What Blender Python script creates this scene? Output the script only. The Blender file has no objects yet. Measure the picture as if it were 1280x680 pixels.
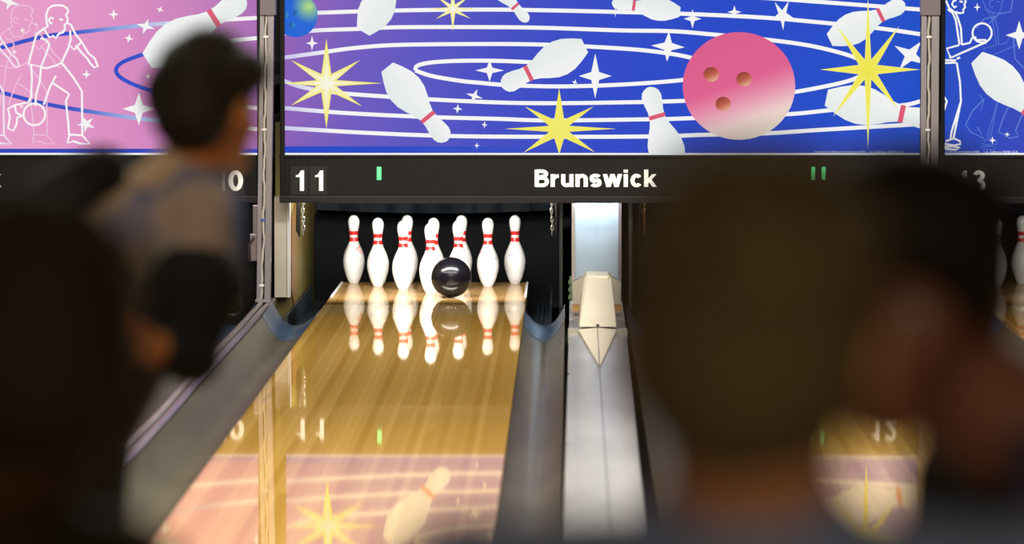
import bpy, bmesh, math, random
from mathutils import Vector, Matrix, noise
random.seed(4)
PI = math.pi
SC = bpy.context.scene
COL = SC.collection

# ------------------------------------------------------------------ camera
F, EYE = 5600.0, 1.763
PA, YA = math.atan(380.0/F), 0.0
YA = math.atan(75.0/F*math.cos(PA))
fwd = Vector((-math.sin(YA)*math.cos(PA), math.cos(YA)*math.cos(PA), -math.sin(PA)))
rgt = Vector((math.cos(YA), math.sin(YA), 0))
upv = rgt.cross(fwd)
cd = bpy.data.cameras.new('camera'); cam = bpy.data.objects.new('camera', cd); COL.objects.link(cam)
cam.matrix_world = Matrix((( rgt.x, upv.x, -fwd.x, 0), (rgt.y, upv.y, -fwd.y, 0), (rgt.z, upv.z, -fwd.z, EYE), (0,0,0,1)))
cd.sensor_width = 36; cd.lens = 36*F/1280; cd.clip_start = 0.1; cd.clip_end = 200
cd.dof.use_dof = True; cd.dof.focus_distance = 23.9; cd.dof.aperture_fstop = 3.1
SC.camera = cam
SC.view_settings.view_transform = 'Standard'
SC.view_settings.look = 'None'
EYEV = Vector((0, 0, EYE))

def ray(px, py):
    return fwd*F + rgt*(px-640) - upv*(py-340)
def P(px, py, Y):                       # measured photo point on the upright plane y = Y
    r = ray(px, py); t = Y/r.y
    p = EYEV + r*t
    return Vector((p.x, Y, p.z))

# ------------------------------------------------------------------ materials
def lin(c):
    return tuple((v/12.92 if v <= .04045 else ((v+.055)/1.055)**2.4) for v in (x/255. for x in c))
MATS = {}
def mat(name, rgb, rough=.5, metal=0., emit=0., bump=0., bscale=60., var=0., vscale=4., spec=.5, coat=0., vstretch=(1,1,1), linear=False):
    if name in MATS: return MATS[name]
    m = bpy.data.materials.new(name); m.use_nodes = True; MATS[name] = m
    nt = m.node_tree; b = nt.nodes['Principled BSDF']
    c = tuple(rgb) if linear else lin(rgb)
    b.inputs['Base Color'].default_value = (*c, 1)
    b.inputs['Roughness'].default_value = rough; b.inputs['Metallic'].default_value = metal
    b.inputs['Specular IOR Level'].default_value = spec; b.inputs['Coat Weight'].default_value = coat
    b.inputs['Coat Roughness'].default_value = .05
    if emit:
        b.inputs['Emission Color'].default_value = (*c, 1); b.inputs['Emission Strength'].default_value = emit
    tc = nt.nodes.new('ShaderNodeTexCoord')
    if var:
        mp = nt.nodes.new('ShaderNodeMapping'); mp.inputs['Scale'].default_value = vstretch
        n = nt.nodes.new('ShaderNodeTexNoise'); n.inputs['Scale'].default_value = vscale; n.inputs['Detail'].default_value = 5
        r = nt.nodes.new('ShaderNodeMapRange'); r.inputs['From Min'].default_value = .3; r.inputs['From Max'].default_value = .7
        r.inputs['To Min'].default_value = 1-var; r.inputs['To Max'].default_value = 1+var
        mx = nt.nodes.new('ShaderNodeVectorMath'); mx.operation = 'SCALE'; mx.inputs[0].default_value = c
        nt.links.new(tc.outputs['Object'], mp.inputs['Vector']); nt.links.new(mp.outputs['Vector'], n.inputs['Vector'])
        nt.links.new(n.outputs['Fac'], r.inputs['Value']); nt.links.new(r.outputs['Result'], mx.inputs['Scale'])
        nt.links.new(mx.outputs['Vector'], b.inputs['Base Color'])
    if bump:
        n2 = nt.nodes.new('ShaderNodeTexNoise'); n2.inputs['Scale'].default_value = bscale; n2.inputs['Detail'].default_value = 3
        bp = nt.nodes.new('ShaderNodeBump'); bp.inputs['Strength'].default_value = bump; bp.inputs['Distance'].default_value = .01
        nt.links.new(tc.outputs['Object'], n2.inputs['Vector']); nt.links.new(n2.outputs['Fac'], bp.inputs['Height'])
        nt.links.new(bp.outputs['Normal'], b.inputs['Normal'])
    return m

def print_material():                   # the emissive printed panel: colour comes with the artwork mesh
    m = bpy.data.materials.new('printed_panel'); m.use_nodes = True; nt = m.node_tree
    b = nt.nodes['Principled BSDF']; a = nt.nodes.new('ShaderNodeAttribute'); a.attribute_name = 'ink'
    n = nt.nodes.new('ShaderNodeTexNoise'); n.inputs['Scale'].default_value = 90; n.inputs['Detail'].default_value = 4
    tc = nt.nodes.new('ShaderNodeTexCoord'); r = nt.nodes.new('ShaderNodeMapRange')
    r.inputs['To Min'].default_value = .95; r.inputs['To Max'].default_value = 1.05
    s = nt.nodes.new('ShaderNodeVectorMath'); s.operation = 'SCALE'
    nt.links.new(tc.outputs['Object'], n.inputs['Vector']); nt.links.new(n.outputs['Fac'], r.inputs['Value'])
    nt.links.new(a.outputs['Color'], s.inputs[0]); nt.links.new(r.outputs['Result'], s.inputs['Scale'])
    nt.links.new(s.outputs['Vector'], b.inputs['Emission Color']); b.inputs['Emission Strength'].default_value = .93
    b.inputs['Base Color'].default_value = (.004,.004,.004,1); b.inputs['Roughness'].default_value = .7; b.inputs['Specular IOR Level'].default_value = .1
    return m

def lane_material():
    m = bpy.data.materials.new('lacquered_maple_boards'); m.use_nodes = True; nt = m.node_tree; L = nt.links
    for n in list(nt.nodes): nt.nodes.remove(n)
    N = nt.nodes.new
    out = N('ShaderNodeOutputMaterial'); mix = N('ShaderNodeMixShader'); dif = N('ShaderNodeBsdfDiffuse'); gl = N('ShaderNodeBsdfGlossy')
    tc = N('ShaderNodeTexCoord'); sp = N('ShaderNodeSeparateXYZ'); L.new(tc.outputs['Object'], sp.inputs[0])
    dv = N('ShaderNodeMath'); dv.operation = 'MULTIPLY'; dv.inputs[1].default_value = 39/1.054; L.new(sp.outputs['X'], dv.inputs[0])
    fl = N('ShaderNodeMath'); fl.operation = 'FLOOR'; L.new(dv.outputs[0], fl.inputs[0])
    # pairs of boards share a tone more often than not
    yv = N('ShaderNodeMath'); yv.operation = 'MULTIPLY'; yv.inputs[1].default_value = .055; L.new(sp.outputs['Y'], yv.inputs[0])
    yo = N('ShaderNodeMath'); yo.operation = 'MULTIPLY_ADD'; yo.inputs[1].default_value = .618; L.new(fl.outputs[0], yo.inputs[0]); L.new(yv.outputs[0], yo.inputs[2])
    yf = N('ShaderNodeMath'); yf.operation = 'FLOOR'; L.new(yo.outputs[0], yf.inputs[0])
    cb = N('ShaderNodeCombineXYZ'); L.new(fl.outputs[0], cb.inputs[0]); L.new(yf.outputs[0], cb.inputs[1])
    wn = N('ShaderNodeTexWhiteNoise'); wn.noise_dimensions = '3D'; L.new(cb.outputs[0], wn.inputs['Vector'])
    mp = N('ShaderNodeMapping'); mp.inputs['Scale'].default_value = (60, 1.2, 1); L.new(tc.outputs['Object'], mp.inputs['Vector'])
    gn = N('ShaderNodeTexNoise'); gn.inputs['Scale'].default_value = 1.5; gn.inputs['Detail'].default_value = 6; L.new(mp.outputs[0], gn.inputs['Vector'])
    ad = N('ShaderNodeMath'); ad.operation = 'MULTIPLY_ADD'; ad.inputs[1].default_value = .3; L.new(gn.outputs['Fac'], ad.inputs[0]); L.new(wn.outputs['Value'], ad.inputs[2])
    cr = N('ShaderNodeValToRGB'); e = cr.color_ramp.elements
    e[0].position = .05; e[0].color = (.56, .305, .045, 1); e[1].position = .95; e[1].color = (.78, .49, .125, 1)
    sc = N('ShaderNodeMath'); sc.operation = 'MULTIPLY'; sc.inputs[1].default_value = .69; L.new(ad.outputs[0], sc.inputs[0]); L.new(sc.outputs[0], cr.inputs[0])
    # dark joint between boards
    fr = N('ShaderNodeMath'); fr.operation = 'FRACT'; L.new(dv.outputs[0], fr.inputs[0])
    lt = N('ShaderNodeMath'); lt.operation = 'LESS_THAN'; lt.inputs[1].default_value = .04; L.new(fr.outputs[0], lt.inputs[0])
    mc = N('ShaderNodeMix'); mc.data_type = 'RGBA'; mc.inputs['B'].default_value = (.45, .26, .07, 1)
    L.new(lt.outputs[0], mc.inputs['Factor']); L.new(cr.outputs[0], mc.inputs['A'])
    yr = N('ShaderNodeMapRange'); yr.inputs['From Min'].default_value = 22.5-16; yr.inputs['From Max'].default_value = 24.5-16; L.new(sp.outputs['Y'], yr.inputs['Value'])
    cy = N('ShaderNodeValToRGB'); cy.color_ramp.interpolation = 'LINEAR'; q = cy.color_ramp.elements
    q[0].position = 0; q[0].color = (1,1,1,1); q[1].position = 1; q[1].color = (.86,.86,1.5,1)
    for p_, c_ in ((.17,(1,1,1,1)),(.19,(.9,1.0,1.9,1)),(.46,(.88,.95,1.8,1)),(.475,(.42,.42,.5,1)),(.60,(.50,.48,.55,1)),(.68,(.84,.84,1.5,1))):  # shade under the mask frame, and paler strip before it, painted into the boards
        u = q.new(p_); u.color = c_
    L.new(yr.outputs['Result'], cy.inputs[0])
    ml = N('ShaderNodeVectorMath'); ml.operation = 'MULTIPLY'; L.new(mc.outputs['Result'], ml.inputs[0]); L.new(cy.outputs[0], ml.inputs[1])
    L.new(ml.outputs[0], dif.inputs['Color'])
    gl.inputs['Roughness'].default_value = .028; gl.inputs['Color'].default_value = (1, .93, .84, 1)
    bm2 = N('ShaderNodeMapping'); bm2.inputs['Scale'].default_value = (5, .5, 1); L.new(tc.outputs['Object'], bm2.inputs['Vector'])
    wv = N('ShaderNodeTexNoise'); wv.inputs['Scale'].default_value = 1.0; L.new(bm2.outputs[0], wv.inputs['Vector'])
    bp = N('ShaderNodeBump'); bp.inputs['Strength'].default_value = .05; bp.inputs['Distance'].default_value = .004; L.new(wv.outputs['Fac'], bp.inputs['Height'])
    L.new(bp.outputs['Normal'], gl.inputs['Normal'])
    mix.inputs[0].default_value = .56
    L.new(dif.outputs[0], mix.inputs[1]); L.new(gl.outputs[0], mix.inputs[2]); L.new(mix.outputs[0], out.inputs[0])
    return m

# ------------------------------------------------------------------ mesh helpers
class MB:
    def __init__(s): s.v = []; s.f = []; s.c = []
    def add(s, vs, fs, col=None):
        o = len(s.v); s.v += [tuple(v) for v in vs]; s.f += [tuple(i+o for i in f) for f in fs]
        if col is not None:
            s.c += (list(col) if isinstance(col, list) else [col]*len(vs))
    def box(s, x0, x1, y0, y1, z0, z1):
        vs = [(x,y,z) for z in (z0,z1) for y in (y0,y1) for x in (x0,x1)]
        s.add(vs, [(0,2,3,1),(4,5,7,6),(0,1,5,4),(2,6,7,3),(0,4,6,2),(1,3,7,5)])
    def tube(s, pts, r, n=8, closed=False):
        pts = [Vector(p) for p in pts]; rings = []
        rr = r if isinstance(r, (list, tuple)) else [r]*len(pts)
        N = len(pts)
        for i, p in enumerate(pts):
            a = pts[(i-1) % N] if (closed or i > 0) else p
            b = pts[(i+1) % N] if (closed or i < N-1) else p
            t = (b-a).normalized(); u = t.cross(Vector((0,0,1)))
            if u.length < .2: u = t.cross(Vector((0,1,0)))
            u.normalize(); w = t.cross(u)
            rings.append([p + (u*math.cos(2*PI*k/n) + w*math.sin(2*PI*k/n))*rr[i] for k in range(n)])
        s.loft(rings, cap=not closed, closed=closed)
    def loft(s, rings, cap=True, closed=False):
        n = len(rings[0]); vs = [v for r in rings for v in r]; fs = []
        R = len(rings)
        for i in range(R if closed else R-1):
            j = (i+1) % R
            for k in range(n): fs.append((i*n+k, i*n+(k+1) % n, j*n+(k+1) % n, j*n+k))
        if cap: fs += [tuple(range(n))[::-1], tuple((R-1)*n+k for k in range(n))]
        s.add(vs, fs)
    def lathe(s, prof, c=(0,0,0), n=32):           # prof: (radius, height)
        vs = []; fs = []
        for r, z in prof:
            for k in range(n): vs.append((c[0]+r*math.cos(2*PI*k/n), c[1]+r*math.sin(2*PI*k/n), c[2]+z))
        for i in range(len(prof)-1):
            for k in range(n): fs.append((i*n+k, i*n+(k+1) % n, (i+1)*n+(k+1) % n, (i+1)*n+k))
        fs += [tuple(range(n))[::-1], tuple((len(prof)-1)*n+k for k in range(n))]
        s.add(vs, fs)
    def ell(s, c, r, M=None, nu=20, nv=12):
        vs = []; fs = []; c = Vector(c); M = M or Matrix.Identity(3)
        for i in range(1, nv):
            t = PI*i/nv
            for k in range(nu):
                vs.append(c + M @ Vector((r[0]*math.sin(t)*math.cos(2*PI*k/nu), r[1]*math.sin(t)*math.sin(2*PI*k/nu), r[2]*math.cos(t))))
        a = len(vs); vs += [c + M @ Vector((0,0,r[2])), c + M @ Vector((0,0,-r[2]))]
        for i in range(nv-2):
            for k in range(nu): fs.append((i*nu+k, (i+1)*nu+k, (i+1)*nu+(k+1) % nu, i*nu+(k+1) % nu))
        for k in range(nu):
            fs.append((a, k, (k+1) % nu)); fs.append((a+1, (nv-2)*nu+(k+1) % nu, (nv-2)*nu+k))
        s.add(vs, fs)
    def cap(s, p0, r0, p1, r1):                    # tapered capsule
        p0, p1 = Vector(p0), Vector(p1); d = p1-p0; L = d.length or 1e-4; t = d/L
        pts = []; rr = []
        for k in range(5):
            a = PI/2*k/4; pts.append(p0 - t*r0*math.cos(a)); rr.append(max(r0*math.sin(a), r0*.08))
        for k in range(1, 6):
            pts.append(p0 + d*k/6); rr.append(r0+(r1-r0)*k/6)
        for k in range(4, -1, -1):
            a = PI/2*k/4; pts.append(p1 + t*r1*math.cos(a)); rr.append(max(r1*math.sin(a), r1*.08))
        s.tube(pts, rr, 14)

def build(name, mb, m, parent=None, smooth=False, loc=None, angle=40):
    me = bpy.data.meshes.new(name); me.from_pydata(mb.v, [], mb.f); me.validate(); me.update()
    bm = bmesh.new(); bm.from_mesh(me)
    if not mb.c: bmesh.ops.recalc_face_normals(bm, faces=bm.faces)
    bm.to_mesh(me); bm.free()
    if mb.c:
        a = me.color_attributes.new('ink', 'FLOAT_COLOR', 'POINT')
        for i, c in enumerate(mb.c): a.data[i].color = (*lin(c), 1)
    o = bpy.data.objects.new(name, me); COL.objects.link(o); me.materials.append(m)
    if smooth:
        for p in me.polygons: p.use_smooth = True
        try: me.set_sharp_from_angle(angle=math.radians(angle))
        except Exception: pass
    if parent: o.parent = parent
    if loc: o.location = loc
    return o
def boxes(name, lst, m, parent=None, bevel=0):
    mb = MB()
    for b in lst: mb.box(*b)
    o = build(name, mb, m, parent)
    if bevel: bev(o, bevel)
    return o
def bev(o, w, seg=2):
    bm = bmesh.new(); bm.from_mesh(o.data)
    bmesh.ops.bevel(bm, geom=[e for e in bm.edges if e.is_manifold and e.calc_face_angle() > .5], offset=w, segments=seg, affect='EDGES', profile=.6)
    bm.to_mesh(o.data); bm.free()
def tag(o, label, cat, group=None):
    o['label'] = label; o['category'] = cat
    if group: o['group'] = group
    return o
def thing(name, label, cat, loc=(0,0,0), group=None):
    o = bpy.data.objects.new(name, None); o.empty_display_size = .1; COL.objects.link(o); o.location = loc
    return tag(o, label, cat, group)
def struct(name, mb, m):
    o = build(name, mb, m); o['kind'] = 'structure'; return o
def part(name, mb, m, root, smooth=True, angle=40):     # mb in world coordinates, child of root placed at root.location
    l = root.location
    mb.v = [(v[0]-l.x, v[1]-l.y, v[2]-l.z) for v in mb.v]
    return build(name, mb, m, root, smooth, angle=angle)

def remesh(mb, voxel, smooth=4, fac=.5):
    me = bpy.data.meshes.new('t'); me.from_pydata(mb.v, [], mb.f)
    bm = bmesh.new(); bm.from_mesh(me); bmesh.ops.recalc_face_normals(bm, faces=bm.faces); bm.to_mesh(me); bm.free()
    o = bpy.data.objects.new('t', me); COL.objects.link(o)
    r = o.modifiers.new('r', 'REMESH'); r.mode = 'VOXEL'; r.voxel_size = voxel
    s = o.modifiers.new('s', 'SMOOTH'); s.iterations = smooth; s.factor = fac
    dg = bpy.context.evaluated_depsgraph_get(); ev = o.evaluated_get(dg)
    m2 = bpy.data.meshes.new_from_object(ev)
    out = MB(); out.v = [tuple(v.co) for v in m2.vertices]; out.f = [tuple(p.vertices) for p in m2.polygons]
    bpy.data.objects.remove(o); bpy.data.meshes.remove(me); bpy.data.meshes.remove(m2)
    return out

def text2d(s, offset=0.0, spacing=1.0):
    c = bpy.data.curves.new('t', 'FONT'); c.body = s; c.size = 1; c.offset = offset; c.resolution_u = 6; c.space_character = spacing
    o = bpy.data.objects.new('t', c); COL.objects.link(o)
    dg = bpy.context.evaluated_depsgraph_get(); me = bpy.data.meshes.new_from_object(o.evaluated_get(dg))
    v = [(p.co.x, p.co.y) for p in me.vertices]; f = [tuple(p.vertices) for p in me.polygons]
    bpy.data.objects.remove(o); bpy.data.curves.remove(c); bpy.data.meshes.remove(me)
    xs = [a for a, b in v]; ys = [b for a, b in v]
    x0, x1, y0, y1 = min(xs), max(xs), min(ys), max(ys)
    return [((a-x0)/(x1-x0), (b-y0)/(y1-y0)) for a, b in v], f
def lettering(s, box, Y, offset=0., spacing=1., thick=.004):
    """raised letters filling photo box (x0,y0,x1,y1) on upright plane Y"""
    v, f = text2d(s, offset, spacing); mb = MB()
    pts = [P(box[0]+(box[2]-box[0])*a, box[3]+(box[1]-box[3])*b, Y) for a, b in v]
    n = len(pts)
    front = [(p.x, Y-thick, p.z) for p in pts]
    mb.add(front, f)
    # side walls
    from collections import Counter
    ed = Counter()
    for q in f:
        for i in range(len(q)):
            ed[tuple(sorted((q[i], q[(i+1) % len(q)])))] += 1
    vs = front + [(p.x, Y, p.z) for p in pts]
    mb.add(vs, [(a, b, b+n, a+n) for (a, b), k in ed.items() if k == 1])
    return mb

# ------------------------------------------------------------------ dimensions
YM = 23.4                      # front of the masking units
YB = 25.06                     # back row of pins
LW = 1.054
YF = 7.6                       # foul line
YT = 25.14                     # lane tail
LANES = {10: -2.395, 11: -0.770, 12: 1.027, 13: 2.680}
DIV_A = (-1.615, -1.548)       # narrow divider 10/11
DIV_B = (-0.02, 0.25)          # wide divider 11/12
DIV_C = (1.81, 1.875)          # narrow divider 12/13

# ------------------------------------------------------------------ room
M_carpet = mat('dark_carpet', (48,42,38), .9, var=.3, vscale=30)
M_wallp = mat('dim_wall_paint', (92,82,74), .8, var=.08)
M_ceil = mat('dark_ceiling_tiles', (60,54,50), .9, var=.1)
M_black = mat('matt_black', (12,12,13), .7)
mb = MB(); mb.box(-7, 7, -2.5, 27.2, -.30, -.18); struct('floor', mb, mat('concrete_subfloor', (38,35,33), .8, var=.2))
mb = MB(); mb.box(-7, 7, -2.5, 27.2, 3.7, 3.8); struct('ceiling', mb, M_ceil)
mb = MB(); mb.box(-7.1, -7, -2.5, 27.2, -.3, 3.8); struct('wall_left', mb, M_wallp)
mb = MB(); mb.box(7, 7.1, -2.5, 27.2, -.3, 3.8); struct('wall_right', mb, M_wallp)
mb = MB(); mb.box(-7, 7, 27.1, 27.3, -.3, 3.8); struct('wall_back', mb, M_black)
# approach
mb = MB(); mb.box(-6.98, 6.98, -2.5, YF, -.18, 0.0)
tag(build('approach_platform', mb, mat('approach_boards', (150,112,62), .35, var=.18, vscale=3, vstretch=(12,.5,1))),
    'wooden bowling approach that the onlookers stand on in front of the lanes', 'platform')

# ------------------------------------------------------------------ lanes
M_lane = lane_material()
M_edge = mat('white_edge_strip', (235,238,240), .4)
M_side = mat('lane_side_dark', (40,32,26), .6)
LL = {10: 'bowling lane on the far left beyond the narrow divider, mostly hidden by the bowler',
      11: 'glossy golden maple bowling lane with ball and full rack of pins',
      12: 'golden bowling lane seen as a glossy patch between the blurred heads on the right',
      13: 'bowling lane at the far right edge, under the blue panel with the standing figure'}
for k, cx in LANES.items():
    t = thing('bowling_lane', LL[k], 'lane', (cx, 16, 0))
    mb = MB(); mb.box(cx-LW/2, cx+LW/2, YF, YT, -.05, 0)
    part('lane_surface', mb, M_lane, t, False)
    mb = MB(); mb.box(cx-LW/2-.0, cx+LW/2+.0, YF, YT, -.17, -.051)
    part('lane_base', mb, M_side, t, False)
    for s in (-1, 1):
        mb = MB(); x = cx+s*(LW/2-.006); mb.box(x-.006, x+.006, YT-1.15, YT-.01, .0, .003)
        part('edge_strip', mb, M_edge, t, False)
    mb = MB(); mb.box(cx-LW/2, cx+LW/2, YT, YT+.03, -.17, -.004)
    part('tail_plank', mb, M_side, t, False)

# ------------------------------------------------------------------ gutters
M_gut = mat('worn_grey_gutter', (90,85,64), .45, .1, bump=.12, bscale=14, var=.18, vscale=2.2, vstretch=(3,.6,1))
M_gutd = mat('worn_dark_gutter', (100,94,78), .34, .3, bump=.15, bscale=14, var=.22, vscale=2.4, vstretch=(4,.6,1))
M_adapt = mat('pale_blue_steel', (72,96,122), .4, .3, var=.1)
M_pit = mat('dark_pit_floor', (26,36,44), .4, .2, bump=.1, bscale=9, var=.4, vscale=6)
def gutter_profile(xa, xb, wall_b, dz=0.0):
    """section from lane side xa to divider side xb"""
    pts = [(xa, -.012+dz)]
    n = 14
    for i in range(n+1):
        t = i/n
        x = xa + (xb-xa)*(.02+.96*t)
        z = -.02 - .075*math.sin(PI*t)**.8 + (wall_b+.02)*max(0, (t-.5)/.5)**2
        pts.append((x, z+dz))
    return pts
def gutter(xa, xb, label, m, wall=.02, mg=.075):
    s = 1 if xb > xa else -1
    ins = .002*s
    pr = gutter_profile(xa+ins, xb-ins, wall)
    t = thing('gutter', label, 'gutter', ((xa+xb)/2, 16, -.17))
    Y0, Y1 = YF, 22.95
    rings = []
    NY = 30
    for j in range(NY+1):
        y = Y0+(Y1-Y0)*j/NY
        rings.append([Vector((x, y, z)) for x, z in pr] + [Vector((x, y, z-.012)) for x, z in reversed(pr)])
    mb = MB(); mb.loft(rings); part('channel', mb, m, t, True, 60)
    # pale blue end collar
    pr2 = [(x, z+.005) for x, z in pr]
    rings = [[Vector((x, y, z+d)) for x, z in pr2] + [Vector((x, y, z-.004+d)) for x, z in reversed(pr2)] for y, d in ((22.25,0),(22.62,.002),(22.64,.012),(22.98,.016))]
    mb = MB(); mb.loft(rings); part('end_collar', mb, M_adapt, t, True)
    # lowered flat gutter beside the pins
    mb = MB(); x0, x1 = sorted((xa+ins, xb-ins))
    x1, x0 = (x1-mg if xb > xa else x1), (x0 if xb > xa else x0+mg)
    mb.box(x0, x1, 22.99, 25.15, -.165, -.14)
    mb.box(x0, x0+.01, 22.99, 25.15, -.14, -.02) if xb < xa else mb.box(x1-.01, x1, 22.99, 25.15, -.14, -.02)
    for xx in (x0+.05, x1-.06):
        mb.box(xx, xx+.012, 23.0, 25.1, -.14, -.128)
    part('flat_gutter', mb, M_pit, t, False)
    return t
H2 = LW/2
gutter(LANES[11]-H2, DIV_A[1], 'wide olive-grey gutter along the left edge of the lane with the ball', M_gut, .03)
gutter(LANES[11]+H2, -.028, 'shiny dark grey gutter between the lane with the ball and the wide silver divider', M_gutd)
gutter(LANES[10]+H2, DIV_A[0], 'grey gutter beyond the narrow divider, below the bowler elbow', M_gut, .03, .045)
gutter(LANES[10]-H2, LANES[10]-H2-.253, 'gutter on the outer left side of the far left lane', M_gut)
gutter(LANES[12]-H2, .27, 'grey gutter to the right of the wide silver divider, hidden by the blurred head', M_gutd)
gutter(LANES[12]+H2, DIV_C[0], 'grey gutter on the right edge of the lane seen between the blurred heads', M_gut)
gutter(LANES[13]-H2, DIV_C[1], 'grey gutter on the left edge of the far right lane', M_gut)
gutter(LANES[13]+H2, LANES[13]+H2+.25, 'gutter on the outer right side of the far right lane', M_gut)

# ------------------------------------------------------------------ dividers
M_rail = mat('mauve_grey_aluminium', (168,156,164), .3, .6, bump=.05, bscale=8, var=.12, vscale=1.5)
M_rail2 = mat('brushed_silver_rail', (205,196,186), .28, .6, var=.15, vscale=3)
M_cap = mat('brushed_silver_capping', (205,205,200), .3, .45, bump=.06, bscale=10, var=.14, vscale=1.8, vstretch=(2,.7,1))
M_seam = mat('seam_dark', (70,64,58), .6)
def narrow_divider(x0, x1, label):
    t = thing('lane_divider', label, 'divider', ((x0+x1)/2, 15.5, -.17))
    mb = MB(); mb.box(x0+.004, x1-.004, YF, 23.35, -.17, .026); part('core', mb, M_seam, t, False)
    w = x1-x0
    for a, b, m, z in ((x0, x0+w*.38, M_rail2, .046), (x0+w*.52, x1, M_rail, .042)):
        rings = []
        for j in range(61):
            y = YF+(23.35-YF)*j/60; wob = .0015*math.sin(y*3.1+a*9)
            c = (a+b)/2+wob; h = (b-a)/2
            rings.append([Vector((c+h*dx, y, z0)) for dx, z0 in ((-1,.0),(-1,z-.006),(-.6,z),(.6,z),(1,z-.006),(1,.0))])
        mb = MB(); mb.loft(rings); part('rail', mb, m, t, True, 30)
    return t
narrow_divider(*DIV_A, 'narrow two-rail metal divider running to the foot of the left support post')
narrow_divider(*DIV_C, 'narrow two-rail metal divider to the right of the glossy patch of lane, behind the onlookers')

t = thing('ball_return_divider', 'wide brushed silver divider with cream pointed hood at its far end', 'divider', (.12, 16, -.17))
def capx(y):                                # the capping narrows very slightly towards the pins
    u = max(0, (y-13.5)/(22-13.5))
    return -.027+.015*u+.0, .232+.03*u
rings = []
for j in range(61):
    y = YF+(22.1-YF)*j/60; a, b = capx(y); c = (a+b)/2; w = (b-a)/2
    rings.append([Vector((c+w*u, y, z)) for u, z in ((-1,-.10),(-1,.018),(-.93,.028),(-.5,.036),(0,.040),(.5,.036),(.93,.028),(1,.018),(1,-.10))])
mb = MB(); mb.loft(rings); part('capping', mb, M_cap, t, True, 40)
mb = MB(); mb.box(.118, .1205, YF, 19.2, .034, .0412); part('seam', mb, M_seam, t, False)
for y in (12.5, 16.3, 19.15):
    mb = MB(); mb.box(-.018, .225, y, y+.004, .02, .0285); part('joint_line', mb, M_seam, t, False)
M_cream = mat('cream_painted_steel', (238,226,196), .35, var=.04)
M_taupe = mat('taupe_plastic', (176,168,150), .5)
M_rawwood = mat('raw_orange_wood', (186,140,84), .7, var=.2, vscale=20)
# collar bar in front of hood
y0 = 21.25
a, b = capx(y0)
mb = MB(); mb.box(a-.004, b+.004, y0-.06, y0+.10, -.02, .046); part('cross_bar', mb, M_taupe, t, False)
# pointed plate
pts = [P(723, 411, 21.1), P(770.5, 411, 21.1)]
xa, xb, xc = pts[0].x, pts[1].x, .1195
mb = MB()
zb, zt = .046, .048
mb.add([(xa,21.2,zb),(xb,21.2,zb),(xc,19.25,zb),(xa,21.2,zt+.004),((xa+xb)/2,21.2,zt+.012),(xb,21.2,zt+.004),(xc,19.25,zt)],
       [(0,1,2),(3,4,6),(4,5,6),(0,2,6,3),(1,5,6,2),(0,3,4,5,1)])
pl = part('pointed_plate', mb, M_cream, t, False)
mb = MB(); mb.tube([((xa+xb)/2, 21.19, zt+.0125), (xc, 19.27, zt+.001)], .0016, 6); part('plate_seam', mb, M_seam, t)
# hood: tapered cover with chamfered top
A0 = P(724, 408.5, 21.22); B0 = P(770.5, 408.5, 21.22)
YH = 21.95
A1 = P(729.5, 349, YH); B1 = P(764.5, 349, YH); A2 = P(733, 345, YH); B2 = P(761, 345, YH)
def hoodring(off, back):
    ps = [(A0, 21.22), (A1, YH), (A2, YH), (B2, YH), (B1, YH), (B0, 21.22)]
    return [Vector((p.x, y+back, p.z)) for p, y in ps]
r0 = hoodring(0, 0); r1 = [Vector((v.x, max(v.y, YH)+.35, v.z-.0)) for v in r0]
for v in r1[:1]+r1[-1:]: v.z = .04
mb = MB(); mb.loft([r0, r1]); o = part('hood', mb, M_cream, t, False); bev(o, .006, 3)
mb = MB(); c = P(747, 407, 21.2); mb.ell((c.x, 21.215, c.z), (.008,.004,.006)); part('hood_hole', mb, M_black, t)
for x in (732.5, 761.5):
    mb = MB()
    c = P(x, 348.6, YH); sg = 1 if x > 747 else -1
    mb.tube([(c.x-sg*.006, YH-.004, c.z+.006), (c.x+sg*.008, YH-.004, c.z-.008)], .0035, 6)
    part('corner_slot', mb, M_black, t)
# taupe panel behind hood
YP = 22.5
q = [P(716.5,384,YP), P(716.5,353,YP), P(727,347,YP), P(766,347,YP), P(775.5,353,YP), P(775.5,384,YP)]
mb = MB(); mb.loft([q, [v+Vector((0,.15,0)) for v in q]]); part('taupe_panel', mb, M_taupe, t, False)
for a_, b_ in ((715.5,724),(768,777)):
    c0, c1 = P(a_,389.5,22.3), P(b_,383,22.3)
    mb = MB(); mb.box(c0.x, c1.x, 22.3, 22.45, c0.z, c1.z); part('wood_block', mb, M_rawwood, t, False)
mb = MB(); mb.box(-.012, .262, 22.1, 23.3, -.17, .03); part('rear_capping', mb, M_cap, t, False)

# ------------------------------------------------------------------ ball lift housing between lanes
t = thing('ball_lift_housing', 'tall blue-white metal housing standing behind the cream hood', 'housing', (.135, 23.62, -.1))
YHs = 23.6
M_bw = mat('blue_white_gloss_metal', (196,214,228), .22, .35, var=.06)
l_, c_, r_ = P(719,255,YHs).x, P(745.6,255,YHs).x, P(773,255,YHs).x
zb_, zt_ = .03, .62
mb = MB()
front = [Vector((l_, YHs, 0)), Vector((c_, YHs+.05, 0)), Vector((r_, YHs, 0)), Vector((r_, YHs+.4, 0)), Vector((l_, YHs+.4, 0))]
mb.loft([[Vector((v.x, v.y, z)) for v in front] for z in (zb_, zt_)]); part('folded_panel', mb, M_bw, t, False)
for xx, m in (((l_-.018, l_-.001), M_rail2), ((r_+.001, r_+.016), M_rail)):
    mb = MB(); mb.box(xx[0], xx[1], YHs-.02, YHs+.35, -.05, zt_); part('side_strip', mb, m, t, False)
mb = MB(); mb.box(l_-.03, l_-.019, YHs-.02, YHs+.02, 0, .14)
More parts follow.
